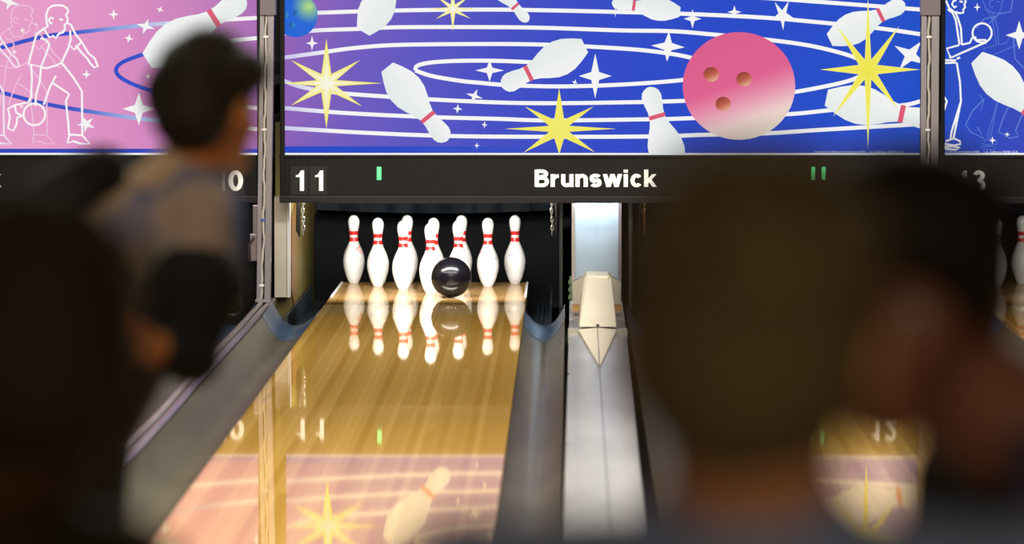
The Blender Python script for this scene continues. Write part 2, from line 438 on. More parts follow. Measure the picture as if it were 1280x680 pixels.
for z in (.02,.06,.1): mb.box(l_-.036, l_-.019, YHs-.03, YHs-.0, z, z+.02)
part('green_bracket', mb, mat('green_bracket_paint', (96,120,84), .5), t, False)

# ------------------------------------------------------------------ kickbacks, pit curtains
M_kick = mat('yellowed_plywood', (96,84,34), .5, var=.3, vscale=5, vstretch=(1,2,.6))
M_beige = mat('beige_kickback_edge', (216,208,190), .4, var=.08)
M_white = mat('white_metal_strip', (240,240,238), .3)
def kickback(x0, x1, label, inner=1, m=M_kick):
    t = thing('kickback_panel', label, 'panel', ((x0+x1)/2, 24.8, -.17))
    mb = MB(); mb.box(x0, x1, 23.62, 26.2, -.17, .95); part('side_panel', mb, m, t, False)
    mb = MB(); mb.box(x0-.0, x1+.0, 23.52, 23.618, -.02, .62); part('edge_post', mb, M_beige if m is M_kick else m, t, False)
    return t
# between 10 and 11: a pale boxed end with white corner and plywood side
t = thing('kickback_panel', 'pale beige boxed partition end with orange plywood side, right of left support post', 'panel', (-1.53, 24.8, -.17))
xk0, xk1 = P(343,300,23.55).x, P(362,300,23.55).x
mb = MB(); mb.box(xk0, xk1-.012, 23.55, 23.64, .03, .56); part('edge_post', mb, M_beige, t, False)
mb = MB(); mb.box(xk1-.0115, xk1, 23.54, 23.64, .03, .555); part('corner_strip', mb, M_white, t, False)
mb = MB(); mb.box(xk0, xk1-.002, 23.641, 26.2, -.17, .95); part('side_panel', mb, M_kick, t, False)
mb = MB(); mb.add([(xk1-.0018,23.66,.05),(xk1+.004,23.66,.05),(xk1-.0018,24.0,-.12),(xk1+.004,24.0,-.12),(xk1-.0018,23.66,.44),(xk1+.004,23.66,.44),(xk1-.0018,24.2,.53),(xk1+.004,24.2,.53)],
                  [(0,1,3,2),(4,6,7,5),(0,4,5,1),(2,3,7,6),(1,5,7,3),(0,2,6,4)]); part('liner', mb, mat('orange_wood_liner', (96,66,24), .45, var=.2, vscale=8), t, False)
kickback(-.065, -.048, 'dark partition panel left of the ball lift housing', m=mat('dark_panel', (40,40,38), .6))
kickback(.30, .318, 'dark partition panel right of the ball lift housing', m=MATS['dark_panel'])
kickback(1.79, 1.85, 'partition panel behind the right support post')
t = kickback(-1.655, -1.625, 'grey partition on the left lane side of the left support post', m=mat('grey_panel', (110,104,92), .5))
M_leather = mat('black_pit_curtain_vinyl', (14,23,31), .6, spec=.15, bump=.4, bscale=5, var=.3, vscale=3)
M_cush = mat('navy_pit_cushion_vinyl', (6,9,12), .6, spec=.12, bump=.3, bscale=4)
CL = {10:'black pit curtain behind the far left lane', 11:'black pit curtain hanging behind the full rack of pins',
      12:'black pit curtain behind the lane hidden by the blurred heads', 13:'black pit curtain behind the pins at the far right'}
for k, cx in LANES.items():
    x0, x1 = cx-.71, cx+.71
    if k == 11: x0, x1 = -1.485, -.07
    if k == 12: x0, x1 = .325, 1.78
    if k == 10: x0, x1 = -3.1, -1.73
    if k == 13: x0, x1 = 1.9, 3.4
    t = thing('pit_curtain', CL[k], 'curtain', ((x0+x1)/2, 26.1, -.17))
    n = 40; rings = []
    for i in range(n+1):
        x = x0+(x1-x0)*i/n
        y = 26.0 + .012*math.sin(i*.9+k) + .006*math.sin(i*2.3)
        sag = .02*math.sin(PI*i/n)
        rings.append([Vector((x, y, .36-sag)), Vector((x, y+.03, .7)), Vector((x, y+.04, 1.1)), Vector((x, y+.055, 1.1)), Vector((x, y+.045, .7)), Vector((x, y+.02, .36-sag))])
    mb = MB(); mb.loft(rings); part('curtain', mb, M_leather, t, True)
    rings = []
    for i in range(n+1):
        x = x0+(x1-x0)*i/n; sag = .035*math.sin(PI*i/n)
        rings.append([Vector((x, 25.86+d, z-sag*(z>0))) for d, z in ((0,-.16),(0,.1),(.015,.30),(.05,.345),(.12,.345),(.12,-.16))])
    mb = MB(); mb.loft(rings); part('cushion', mb, M_cush, t, True, 60)
    mb = MB(); mb.box(x0, x1, 25.2, 25.85, -.178, -.15); part('pit_carpet', mb, mat('pit_carpet_pile', (14,18,22), .8), t, False)
# black sheet added above the pits to keep ambient light out
mb = MB(); mb.box(-6.9, 6.9, 23.75, 27.0, 1.15, 1.2)
tag(build('pit_light_blocker', mb, M_black), 'unseen black sheet added above the pits to block light, behind the printed panels', 'light blocker')

# ------------------------------------------------------------------ hanging chains
M_chain = mat('dull_steel_chain', (190,186,172), .3, .9)
M_rub = mat('black_rubber_sleeve', (8,8,8), .4)
def chain(px, label, side=1, m=M_chain):
    Y = 23.66; x = P(px, 270, Y).x; z1 = .56; z0 = P(px, 293, Y).z
    t = thing('hanging_chain', label, 'chain', (x, Y, z0))
    n = 9; mb = MB()
    for i in range(n):
        zc = z0+(z1-z0)*(i+.5)/n; h = (z1-z0)/n*.72; w = .006
        pts = []
        for a in range(10):
            u = w*math.cos(2*PI*a/10); v = h*math.sin(2*PI*a/10)
            pts.append((x+(u if i % 2 else 0)+.002*math.sin(i), Y+(0 if i % 2 else u), zc+v))
        mb.tube(pts, .0036, 6, closed=True)
    part('chain_link', mb, m, t)['kind'] = 'stuff'
    mb = MB(); mb.tube([(x+side*.025, Y+.01, z1), (x+side*.028, Y+.01, z0+.02), (x+side*.02, Y+.01, z0-.012)], [.011,.012,.005], 10)
    part('sleeve', mb, M_rub, t)
chain(379, 'short steel chain hanging below the number 11 at the left of the pins', -1)
chain(690, 'short steel chain and black sleeve hanging just left of the ball lift housing')
chain(805, 'short steel chain hanging right of the ball lift housing, seen through the blurred head', -1, mat('rusty_chain', (150,110,70), .5, .6))

# ------------------------------------------------------------------ bowling pins
prof_in = [(0,1.0),(0.1,1.06),(.75,1.40),(1.5,1.72),(2.25,1.955),(3.375,2.255),(4.5,2.383),(5.2,2.37),(5.875,2.28),(6.6,2.09),(7.25,1.85),(8.0,1.52),
           (8.625,1.235),(9.375,.985),(10,.90),(10.875,.935),(11.75,1.046),(12.625,1.205),(13.1,1.26),(13.5,1.273),(14.0,1.2),(14.4,1.03),(14.7,.8),(14.9,.5),(14.98,.25),(15,.02)]
IN = .0254
def pin_r(h):
    for (a, ra), (b, rb) in zip(prof_in, prof_in[1:]):
        if a <= h <= b:
            t = (h-a)/(b-a); return ra+(rb-ra)*t
    return 0
def smooth_prof():
    # Catmull-Rom through the profile
    P_ = prof_in; out = []
    for i in range(len(P_)-1):
        p0, p1, p2, p3 = P_[max(i-1,0)], P_[i], P_[i+1], P_[min(i+2, len(P_)-1)]
        for s in range(3):
            t = s/3
            def cr(a,b,c,d): return .5*((2*b)+(-a+c)*t+(2*a-5*b+4*c-d)*t*t+(-a+3*b-3*c+d)*t**3)
            out.append((max(.01, cr(p0[1],p1[1],p2[1],p3[1]))*IN, cr(p0[0],p1[0],p2[0],p3[0])*IN))
    out.append((.0003, 15*IN)); return out
SP = smooth_prof()
M_pin = mat('white_pin_plastic', (238,238,234), .22, coat=.4)
M_red = mat('red_pin_stripe', (214,34,30), .3)
M_bluei = mat('blue_pin_ink', (60,70,190), .4)
M_scuff = mat('brown_scuff', (150,120,95), .7)
mb = MB(); mb.lathe([(r, z) for r, z in SP], n=40)
pin_body = build('t', mb, M_pin, smooth=True, angle=60); ME_body = pin_body.data; ME_body.name = 'bowling_pin_body'; bpy.data.objects.remove(pin_body)
def band(h0, h1):
    hs = [h0+(h1-h0)*i/4 for i in range(5)]
    m = MB(); m.lathe([((pin_r(h)-.02)*IN, h*IN) for h in (h0,)] + [((pin_r(h))*IN+.0006, h*IN) for h in hs] + [((pin_r(h1)-.02)*IN, h1*IN)], n=40)
    o = build('t', m, M_red, smooth=True, angle=80); me = o.data; bpy.data.objects.remove(o); return me
ME_b1, ME_b2 = band(10.65, 11.5), band(9.2, 10.05)
def surf(ang, h, off=.0009):           # ang 0 = towards camera (-Y), + = right
    r = pin_r(h)*IN+off
    return Vector((r*math.sin(ang), -r*math.cos(ang), h*IN))
def patch(pts, w=.0012):
    m = MB()
    for a, b in zip(pts, pts[1:]):
        seg = [surf(a[0]+(b[0]-a[0])*t/5, a[1]+(b[1]-a[1])*t/5) for t in range(6)]
        m.tube(seg, w, 5)
    return m
def make_pin(x, y, label, marks=(), rot=0, group=None):
    t = thing('bowling_pin', label, 'bowling pin', (x, y, 0.0005), group)
    for nm, me in (('body', ME_body), ('neck_stripe', ME_b1), ('neck_stripe', ME_b2)):
        o = bpy.data.objects.new(nm, me); COL.objects.link(o); o.parent = t
    for kind, a in marks:
        if kind == 'tri':
            m = MB()
            for k in (1, .55):
                c = (a, 7.55); pts = [(c[0]-.42*k, c[1]+.1*k), (c[0]+.30*k, c[1]+.75*k), (c[0]+.36*k, c[1]-1.15*k), (c[0]-.42*k, c[1]+.1*k)]
                q = patch(pts, .0011); m.add(q.v, q.f)
            build('crest', m, M_red, t)
        if kind == 'blue':
            m = MB()
            for dz, w0, w1 in ((.25,-.28,.3), (.02,-.2,.15), (-.25,-.3,.05)):
                q = patch([(a+w0, 6.1+dz), (a+w1, 6.1+dz+.03)], .0009); m.add(q.v, q.f)
            build('printed_mark', m, M_bluei, t)
        if kind == 'scuff':
            m = MB()
            for i in range(5):
                q = patch([(a-.8+.3*i, 14.0+.12*math.sin(i*2)), (a-.55+.3*i, 14.1+.1*math.cos(i*3))], .0022); m.add(q.v, q.f)
            build('scuff', m, M_scuff, t)
        if kind == 'chip':
            m = MB()
            for i in range(3):
                q = patch([(a-.25+.35*i, .3+.1*(i % 2)), (a-.1+.35*i, .5+.1*(i % 2))], .0016); m.add(q.v, q.f)
            build('chip', m, M_black, t)
        if kind == 'red':
            m = patch([(a, 7.9), (a+.06, 7.2)], .002); build('crest', m, M_red, t)
    return t
cx = LANES[11]; r2, r3, r4 = .264, .528, .792
G = 'ten pins racked on the lane with the ball'
make_pin(cx-.452, YB, 'white bowling pin, leftmost of the rack, with red triangle mark on its shoulder', [('tri', .75)], group=G)
make_pin(cx-.152, YB, 'white back row bowling pin whose right side shows behind the pin third from left', [], group=G)
make_pin(cx+.152, YB, 'white back row bowling pin directly behind the one the black ball covers', [], group=G)
make_pin(cx+.452, YB, 'white bowling pin, rightmost of the rack, with blue mark and chipped base', [('blue', -.5), ('chip', 0)], group=G)
make_pin(cx-.305, YB-r2, 'white bowling pin second from left with small blue mark at its left', [('blue', -.55)], group=G)
make_pin(cx+.004, YB-r2, 'white bowling pin in the centre of the rack, hidden behind the front pin', [], group=G)
make_pin(cx+.305, YB-r2, 'white bowling pin with brown scuff on its head, second from right', [('scuff', .1), ('blue', .95), ('red', -1.2)], group=G)
make_pin(cx-.155, YB-r3, 'white bowling pin third from left, its head overlapping a back row pin', [], group=G)
make_pin(cx+.148, YB-r3, 'white bowling pin directly behind the top right of the black ball', [], group=G)
make_pin(cx+.003, YB-r4, 'white front bowling pin nearest the camera, left of the black ball', [('blue', .9)], group=G)
cx = LANES[13]; G2 = 'pins at the far right edge'
make_pin(cx-.452, YB, 'bowling pin at the far right lane, hidden behind the dark haired onlooker', [], group=G2)
make_pin(cx-.330, YB-r2, 'dim white bowling pin beside the dark haired onlooker at the right edge of the photo', [], group=G2)
make_pin(cx-.160, YB, 'dim white bowling pin cut by the right edge of the photo', [], group=G2)

# ------------------------------------------------------------------ bowling ball
R = .1085
c = P(564, 350, 23.95)
t = thing('bowling_ball', 'glossy black bowling ball rolling into the pins on the golden lane', 'bowling ball', (c.x, 23.95, 0.0005))
mb = MB(); mb.ell((c.x, 23.95, R+.0005), (R,R,R), nu=64, nv=40); part('ball', mb, mat('glossy_black_urethane', (12,10,16), .22, spec=.35), t, True, 180)
mb = MB()
M_worn = mat('worn_pale_lettering', (86,80,92), .5)
def ballp(az, el, r=R+.0004): return Vector((c.x+r*math.sin(az)*math.cos(el), 23.95-r*math.cos(az)*math.cos(el), R+.0005+r*math.sin(el)))
for i, a in enumerate([-.36,-.25,-.14,-.03,.08,.19]):
    e = .30
    segs = [((a,e-.03),(a+.03,e+.03),(a+.06,e-.03)), ((a,e-.03),(a,e+.03),(a+.05,e)), ((a,e+.03),(a+.03,e-.03),(a+.06,e+.03))][i % 3]
    mb.tube([ballp(*s) for s in segs], .0011, 5)
part('worn_lettering', mb, M_worn, t)
mb = MB()
for a, e in ((2.6,.9),(2.95,.9),(2.78,.55)):
    q = ballp(a, e, R-.001); d = (q-Vector((c.x,23.95,R))).normalized()
    mb.tube([q, q+d*.0022], .013, 16)
part('finger_hole', mb, M_black, t)

exec_art = True
# ------------------------------------------------------------------ artwork of the masking units
WHITE = (250,250,248); YE = (248,238,90); YL = (250,240,110); PINW = (232,240,238); BAND = (225,92,120)
def clip(poly, x0, x1, y0, y1):
    def cut(p, f, inter):
        out = []
        for i in range(len(p)):
            a, b = p[i-1], p[i]
            fa, fb = f(a), f(b)
            if fb:
                if not fa: out.append(inter(a, b))
                out.append(b)
            elif fa: out.append(inter(a, b))
        return out
    def ix(x): return lambda a, b: tuple(a[k]+(b[k]-a[k])*(x-a[0])/(b[0]-a[0]) for k in range(len(a)))
    def iy(y): return lambda a, b: tuple(a[k]+(b[k]-a[k])*(y-a[1])/(b[1]-a[1]) for k in range(len(a)))
    for f, it in ((lambda p: p[0] >= x0, ix(x0)), (lambda p: p[0] <= x1, ix(x1)), (lambda p: p[1] >= y0, iy(y0)), (lambda p: p[1] <= y1, iy(y1))):
        if poly: poly = cut(poly, f, it)
    return poly
class Art:
    """flat printed shapes; (x, y, colour) clipped to the panel, each new layer a hair in front of the last"""
    def __init__(s, x0, x1, y0, y1): s.b = (x0, x1, y0, y1); s.mb = MB(); s.k = 0
    def layer(s): s.k += 1
    def face(s, pts):                     # pts: (x, y, (r,g,b))
        p = clip([(a[0], a[1], *a[2]) for a in pts], *s.b)
        if len(p) < 3: return
        Y = YM - .0004*s.k
        s.mb.add([P(q[0], q[1], Y) for q in p], [tuple(range(len(p)))], [tuple(q[2:5]) for q in p])
    def fan(s, c, ring, cc, rc):
        for i in range(len(ring)):
            a, b = ring[i-1], ring[i]
            ca = rc[i-1] if isinstance(rc, list) else rc; cb = rc[i] if isinstance(rc, list) else rc
            s.face([(c[0], c[1], cc), (a[0], a[1], ca), (b[0], b[1], cb)])
    def bg(s, fn, nx=60, ny=24):
        x0, x1, y0, y1 = s.b
        for i in range(nx):
            for j in range(ny):
                q = [(x0+(x1-x0)*(i+a)/nx, y0+(y1-y0)*(j+b)/ny) for a, b in ((0,0),(1,0),(1,1),(0,1))]
                s.face([(x, y, fn(x, y)) for x, y in q])
    def stroke(s, pts, w, col, smooth=True, closed=False):
        s.layer()
        if smooth and len(pts) > 2:
            out = []
            for i in range(len(pts)-1):
                p0, p1, p2, p3 = pts[max(i-1,0)], pts[i], pts[i+1], pts[min(i+2, len(pts)-1)]
                for k in range(6):
                    t = k/6
                    out.append(tuple(.5*((2*p1[j])+(-p0[j]+p2[j])*t+(2*p0[j]-5*p1[j]+4*p2[j]-p3[j])*t*t+(-p0[j]+3*p1[j]-3*p2[j]+p3[j])*t**3) for j in (0,1)))
            out.append(pts[-1][:2]); pts = out
        L_, R_ = [], []
        n = len(pts)
        for i in range(n):
            a = pts[(i-1) % n] if (closed or i) else pts[i]; b = pts[(i+1) % n] if (closed or i < n-1) else pts[i]
            dx, dy = b[0]-a[0], b[1]-a[1]; d = math.hypot(dx, dy) or 1
            nx, ny = -dy/d*w/2, dx/d*w/2
            L_.append((pts[i][0]+nx, pts[i][1]+ny)); R_.append((pts[i][0]-nx, pts[i][1]-ny))
        cf = col if callable(col) else (lambda x, y: col)
        for i in range(n if closed else n-1):
            j = (i+1) % n
            s.face([(p[0], p[1], cf(*p)) for p in (L_[i], L_[j], R_[j], R_[i])])
    def pin(s, base, tip, fat=1.0, c1=PINW, c2=(248,250,250)):
        s.layer()
        bx, by = base; tx, ty = tip; L = math.hypot(tx-bx, ty-by); ux, uy = (tx-bx)/L, (ty-by)/L; vx, vy = -uy, ux
        prof = [(0,.075),(.1,.125),(.2,.165),(.3,.18),(.4,.17),(.5,.135),(.58,.10),(.66,.078),(.74,.078),(.82,.092),(.9,.098),(.95,.083),(.98,.055),(1,.015)]
        rows = []
        for t, r in prof:
            r *= fat*L
            rows.append(((bx+ux*t*L+vx*r, by+uy*t*L+vy*r), (bx+ux*t*L-vx*r, by+uy*t*L-vy*r)))
        for (a, b), (c_, d) in zip(rows, rows[1:]):
            s.face([(*a, c1), (*c_, c1), (*d, c2), (*b, c2)])
        s.layer()
        q = []
        for t in (.655, .70):
            r = .082*fat*L; q.append(((bx+ux*t*L+vx*r, by+uy*t*L+vy*r), (bx+ux*t*L-vx*r, by+uy*t*L-vy*r)))
        s.face([(*q[0][0], BAND), (*q[1][0], BAND), (*q[1][1], BAND), (*q[0][1], BAND)])
    def star4(s, cx, cy, rx, ry, rot=0, col=WHITE, n=4):
        s.layer(); ring = []
        for i in range(2*n):
            a = PI*i/n + rot
            if i % 2: ring.append((cx+math.cos(a)*min(rx,ry)*.34, cy+math.sin(a)*min(rx,ry)*.34))
            else: ring.append((cx+math.cos(a)*rx, cy+math.sin(a)*ry))
        s.fan((cx, cy), ring, col, col)
    def burst(s, c, tips, inner=9, cc=(254,250,190), tc=YE, wc=None):
        s.layer(); ring = []; cols = []
        n = len(tips)
        for i in range(n):
            a = math.atan2(tips[i][1]-c[1], tips[i][0]-c[0]); b = math.atan2(tips[(i+1) % n][1]-c[1], tips[(i+1) % n][0]-c[0])
            if b < a: b += 2*PI
            m = (a+b)/2
            ring += [tips[i], (c[0]+inner*math.cos(m), c[1]+inner*math.sin(m))]; cols += [tc, YL]
        s.fan(c, ring, cc, cols)
    def disc(s, cx, cy, rx, ry, fn, nr=8, n=48):
        s.layer()
        for i in range(nr):
            for k in range(n):
                q = []
                for r, a in ((i, k), (i+1, k), (i+1, k+1), (i, k+1)):
                    x = cx+rx*r/nr*math.cos(2*PI*a/n); y = cy+ry*r/nr*math.sin(2*PI*a/n); q.append((x, y, fn(x, y)))
                s.face(q[1:] if i == 0 else q)
    def text(s, txt, box, col, off=0.):
        s.layer(); v, f = text2d(txt, off)
        for q in f: s.face([(box[0]+(box[2]-box[0])*v[i][0], box[3]+(box[1]-box[3])*v[i][1], col) for i in q])
def mixc(a, b, t):
    t = max(0, min(1, t)); return tuple(a[i]+(b[i]-a[i])*t for i in range(3))
def ramp(x, stops):
    for (x0, c0), (x1, c1) in zip(stops, stops[1:]):
        if x <= x1: return mixc(c0, c1, (x-x0)/(x1-x0))
    return stops[-1][1]

TOP = -62
def main_bg(x, y):
    xx = x + 26*math.sin((y-20)/60.)
    c = ramp(xx, [(340,(168,104,184)),(400,(138,98,192)),(470,(112,92,196)),(560,(90,86,200)),(640,(68,78,202)),(760,(46,74,204)),(900,(34,72,204)),(1150,(30,80,206))])
    if y > 150: c = mixc(c, (48,76,190), (y-150)/60*(1 if x > 800 else .25))
    return c
art = Art(356, 1150, TOP, 193.6)
art.bg(main_bg)
art.layer()
for i in range(40):                       # royal blue foot band
    x0, x1 = 356+794*i/40, 356+794*(i+1)/40
    f = lambda x: mixc((34,74,205), main_bg(x, 180), (x-480)/250)
    top = 183+max(0, min(4, (480-x0)*-.02))
    art.face([(x0,183,f(x0)),(x1,183,f(x1)),(x1,191,f(x1)),(x0,191,f(x0))])
art.layer(); art.face([(356,191.2,WHITE),(1150,191.2,WHITE),(1150,193.6,WHITE),(356,193.6,WHITE)])
RW = 5.0
def ringc(x, y): return mixc((205,205,240), (253,252,250), (x-356)/60)
for pts in ([(356,17.5),(396,16),(458,14),(531,12.5),(620,12),(688,13),(776,15),(848,17),(955,22),(1046,30),(1104,36),(1152,43)],
            [(356,42),(396,38),(452,36),(502,34),(620,34),(688,35),(776,38),(840,39),(890,43),(962,50),(1012,57),(1054,67),(1077,76),(1088,86),(1077,94),(1054,103),(993,115),(940,121),(856,126),(776,128),(688,129),(620,128),(534,124),(487,121),(422,116),(378,109),(355,101)],
            [(355,72),(399,66),(443,60),(502,56),(620,55),(688,56),(732,58),(806,63),(863,72),(890,85),(875,96),(853,100),(806,104),(747,107),(688,108),(629,106),(600,103.5),(575,101),(540,95),(519,88)],
            [(519,88),(522,82),(540,78),(575,76),(620,76),(670,78)],
            [(355,135),(428,141),(528,146),(620,148.5),(688,150.5),(818,149),(856,148),(981,143),(1046,137),(1125,132),(1152,126)],
            [(355,160),(458,166),(563,170),(688,171),(818,170.5),(880,168.5),(951,167),(1031,162),(1152,155)],
            [(355,-8),(500,-12),(700,-12),(900,-6),(1152,12)], [(355,-34),(700,-38),(1152,-16)]):
    art.stroke(pts, RW, ringc)
art.pin((484,84), (559,176), 1.05); art.pin((454,40), (508,-50), 1.15); art.pin((731,57), (627,108), 1.08)
art.pin((843,222), (811,109), 1.08); art.pin((850,15), (765,3), .95); art.pin((610,-32), (660,27), .9)
art.pin((1037,50), (1131,4), 1.05); art.pin((1033,122), (1172,152), .95)
def blueball(x, y): return mixc((36,104,220), (190,235,130), max(0, 1-math.hypot(x-386, y-8)/22.))
art.disc(369.5, 19, 27.5, 27.5, blueball)
for x, y in ((357,19),(370,16),(365,31.5)): art.disc(x, y, 3.6, 3.6, lambda a, b: mixc((20,70,150), (60,160,220), (a-x+4)/8), 2, 16)
def pinkball(x, y):
    t = (y-107)/67*.8+(x-923)/70*.3
    return ramp(t, [(-1.2,(222,92,140)),(-.05,(228,98,146)),(.25,(236,150,178)),(.55,(242,212,208)),(1.0,(240,232,210)),(1.3,(236,170,170))])
art.disc(923.7, 107.4, 70.3, 67.3, pinkball, 14, 64)
for x, y in ((889,93),(930,99),(904,130)):
    art.disc(x, y, 9.7, 9.2, lambda a, b, x=x, y=y: ramp(((a-x)*.5+(b-y))/10, [(-1,(150,62,48)),(0,(190,92,72)),(1,(236,176,150))]), 5, 24)
def tips(c, u, d, l, r, diag):           # clockwise in image space (y down), starting right
    return [(c[0]+r, c[1]), (diag[3][0], diag[3][1]), (c[0], c[1]+d), (diag[2][0], diag[2][1]), (c[0]-l, c[1]), (diag[0][0], diag[0][1]), (c[0], c[1]-u), (diag[1][0], diag[1][1])]
art.burst((408,104), tips((408,104), 56, 57, 54, 70, ((363.5,75),(450,75),(363.5,132),(452.6,133))), 13, (255,255,250))
art.burst((699,161), tips((699,161), 51, 32, 68, 71, ((656,133),(742,133),(654,191),(744,190.5))), 13, (248,240,110))
art.burst((566,11), tips((566,11), 34, 28, 32, 34, ((544,-6),(588,-6),(544,24),(588.5,23.5))), 6, (255,255,250))
art.burst((1085,87), tips((1085,87), 92, 100, 60, 65, ((1046,32.5),(1124,32.5),(1041,146),(1123,137))), 13, (244,234,70), (250,244,110))
for a in [(390,54,7.5,9.5),(612,88,18,14),(593,120,11,9,.35),(572,136,6,6,.1),(605.6,156,4,5,.1),(596,182,3.5,4),(744,95,20.5,28),(835,58,21,19,.06),
          (865.6,23.5,11,12),(769,15,3,7),(718.5,103,4,4,.3),(918,15,9,8),(1138,69,24,21,.6)]: art.star4(*a)
art.star4(978, 18, 15, 20, .25, n=5)
art.text('Copyright (c) Murray International 2000', (1018,188.4,1082,191.2), (215,222,235), .01)
art.text('L.A. California 90248 U.S.A.', (1086,188.4,1130,191.2), (205,212,230), .01)

left = Art(-190, 326, TOP, 193.6)
def left_bg(x, y): return ramp(x+12*math.sin((y-40)/50), [(-200,(240,176,212)),(60,(236,160,206)),(150,(226,146,200)),(240,(204,132,194)),(326,(172,112,186))])
left.bg(left_bg, 40, 20)
left.layer(); left.face([(-190,186,(40,72,190)),(326,186,(48,74,196)),(326,191,(48,74,196)),(-190,191,(40,72,190))])
left.layer(); left.face([(-190,191.2,WHITE),(326,191.2,WHITE),(326,193.6,WHITE),(-190,193.6,WHITE)])
def rb(x, y): return ramp(x, [(-200,(52,78,205)),(90,(58,84,205)),(140,(140,160,225)),(210,(205,215,242)),(250,(250,246,250))])
left.stroke([(-190,120),(-60,78),(0,60),(53,46),(97,40.5),(176,32),(218,28.5),(328,22)], RW, rb)
left.stroke([(-190,60),(-60,98),(0,115),(53,129),(103,138),(165,147),(206,151.5),(328,162)], RW, rb)
left.stroke([(328,47),(256,54),(210,61),(179,68),(153,78),(145,88),(153,98.5),(176,109),(203,117),(250,127),(328,136)], RW,
            lambda x, y: ramp(x, [(140,(48,76,205)),(215,(70,96,208)),(260,(180,195,235)),(300,(250,246,250))]))
left.stroke([(-190,-10),(0,-18),(328,-30)], RW, rb)
left.pin((184,76), (307,-3), 1.0)
for a in [(12,3,13,10,.3),(28,38,4,4),(45,31,3,3),(18,65,3.5,4),(142,18,6.5,7),(200,12,5,4.5,.4),(182,33,12,10,.3),(161,48,6,6,.2),(108,93,6,6),(185,95.5,3.5,3.5),
          (173.5,136,20.5,20.5),(27,133,3,3),(203,100,10,11),(318,86,8,10),(-40,40,10,10),(-90,120,14,14)]: left.star4(*a)
left.star4(108, 155, 12, 11, .5, n=5)
def zz(l, ox=0, oy=0, k=1/3.4): return [(x*k+ox, y*k+oy) for x, y in l]
man = [[(205,112),(198,100),(197,60),(206,36),(222,25),(240,22),(268,24),(286,36),(290,48),(280,66),(288,78),(284,98),(274,106),(276,124),(268,138),(248,142)],
       [(222,100),(210,94),(208,82),(216,74),(228,80)], [(252,82),(268,84)],
       [(205,108),(188,125),(210,160),(225,152),(238,162),(246,148),(272,130)],
       [(190,118),(156,145),(145,180),(122,272),(174,284),(196,230),(210,188),(196,170),(172,162)],
       [(174,284),(196,290),(240,278),(262,266),(290,205),(300,170),(298,130)],
       [(284,96),(302,106),(320,145),(340,168),(376,226),(404,250),(416,284),(400,286),(384,270),(372,250),(345,222),(322,192)],
       [(300,195),(314,212),(346,178)],
       [(132,276),(136,330),(132,410),(118,440)], [(174,284),(170,340),(154,400),(150,450)],
       [(262,266),(312,330),(348,388),(350,575)], [(238,322),(212,370),(186,445)], [(226,354),(280,390),(294,400),(280,430),(290,520),(294,575)],
       [(294,572),(350,575),(382,612),(340,610),(312,600),(288,608),(294,572)],
       [(112,436),(60,448),(34,462),(42,500),(34,545),(56,556),(70,530),(74,498),(96,492)],
       [(62,450),(70,480),(96,492)]]
ghost = (246,196,224)
for st in man: left.stroke(zz(st, -44), 1.6, ghost, smooth=False)
for st in man: left.stroke(zz(st, -98), 2.2, (250,236,246), smooth=False)
for st in man: left.stroke(zz(st), 2.6, (254,250,252), smooth=False)
def ringpts(cx, cy, r, n=24): return [(cx+r*math.cos(2*PI*i/n), cy+r*math.sin(2*PI*i/n)) for i in range(n)]
left.stroke(ringpts(146/3.4, 486/3.4, 13.6), 2.6, (254,250,252), smooth=False, closed=True)

right = Art(1181, 1420, TOP, 193.6)
def right_bg(x, y): return ramp(x-8*math.sin(y/40), [(1170,(40,82,200)),(1230,(44,74,196)),(1300,(60,74,190)),(1420,(70,80,190))])
right.bg(right_bg, 24, 20)
right.layer(); right.face([(1181,191.2,WHITE),(1420,191.2,WHITE),(1420,193.6,WHITE),(1181,193.6,WHITE)])
R_ = lambda l, ox=0: [(1160+x/3.4+ox, y/3.4) for x, y in l]
man2 = [[(78,-60),(100,-66),(130,-60),(150,-40),(158,-10),(160,8),(154,20),(158,30),(150,40),(150,54),(132,56),(118,50)], [(120,2),(108,4),(102,18),(112,32),(122,26)], [(134,6),(148,8)],
        [(76,2),(90,34),(118,56),(128,80),(140,120),(144,190)], [(84,40),(104,54),(118,84),(134,190)],
        [(144,190),(178,182),(188,160),(202,158),(206,170),(246,170),(248,180),(222,190),(186,206),(140,226),(96,246),(80,206),(132,192)],
        [(92,246),(96,236)], [(70,256),(118,256),(118,266),(70,268)], [(104,256),(104,266)], [(122,250),(136,244)],
        [(122,266),(136,350),(140,430),(108,590)], [(62,400),(80,430),(68,470)], [(96,588),(100,560),(140,430)],
        [(76,600),(110,588),(136,600),(138,612),(110,618),(66,610)], [(66,624),(110,622),(136,628),(120,636),(70,632)]]
for st in man2: right.stroke(R_(st, 46), 1.4, (82,112,210), smooth=False)
for st in [[(260,100),(300,60),(350,50),(360,0)], [(362,160),(370,250),(408,290)], [(350,440),(320,500),(300,560),(350,588),(384,580),(372,556),(408,470)], [(240,420),(190,470),(160,530),(180,560),(240,590),(210,540)], [(206,120),(240,80),(290,70)]]:
    right.stroke(R_(st), 1.6, (96,126,216), smooth=False)
for st in man2: right.stroke(R_(st), 2.4, (252,252,252), smooth=False)
right.stroke(ringpts(1160+230/3.4, 140/3.4, 12), 2.4, (252,252,252), smooth=False, closed=True)
right.pin((1221,72), (1316,165), 1.0)
for a in [(1221.5,9,4.5,5.5),(1274,44,17,18),(1240.6,175.5,4.5,5),(1259,168,3.5,3.5,.3),(1350,60,12,12)]: right.star4(*a)
right.text('(c) Murray International 2000', (1182,188.4,1224,191.2), (225,230,240), .01)
right.text('L.A. California 90248 U.S.A.', (1230,188.4,1273,191.2), (225,230,240), .01)

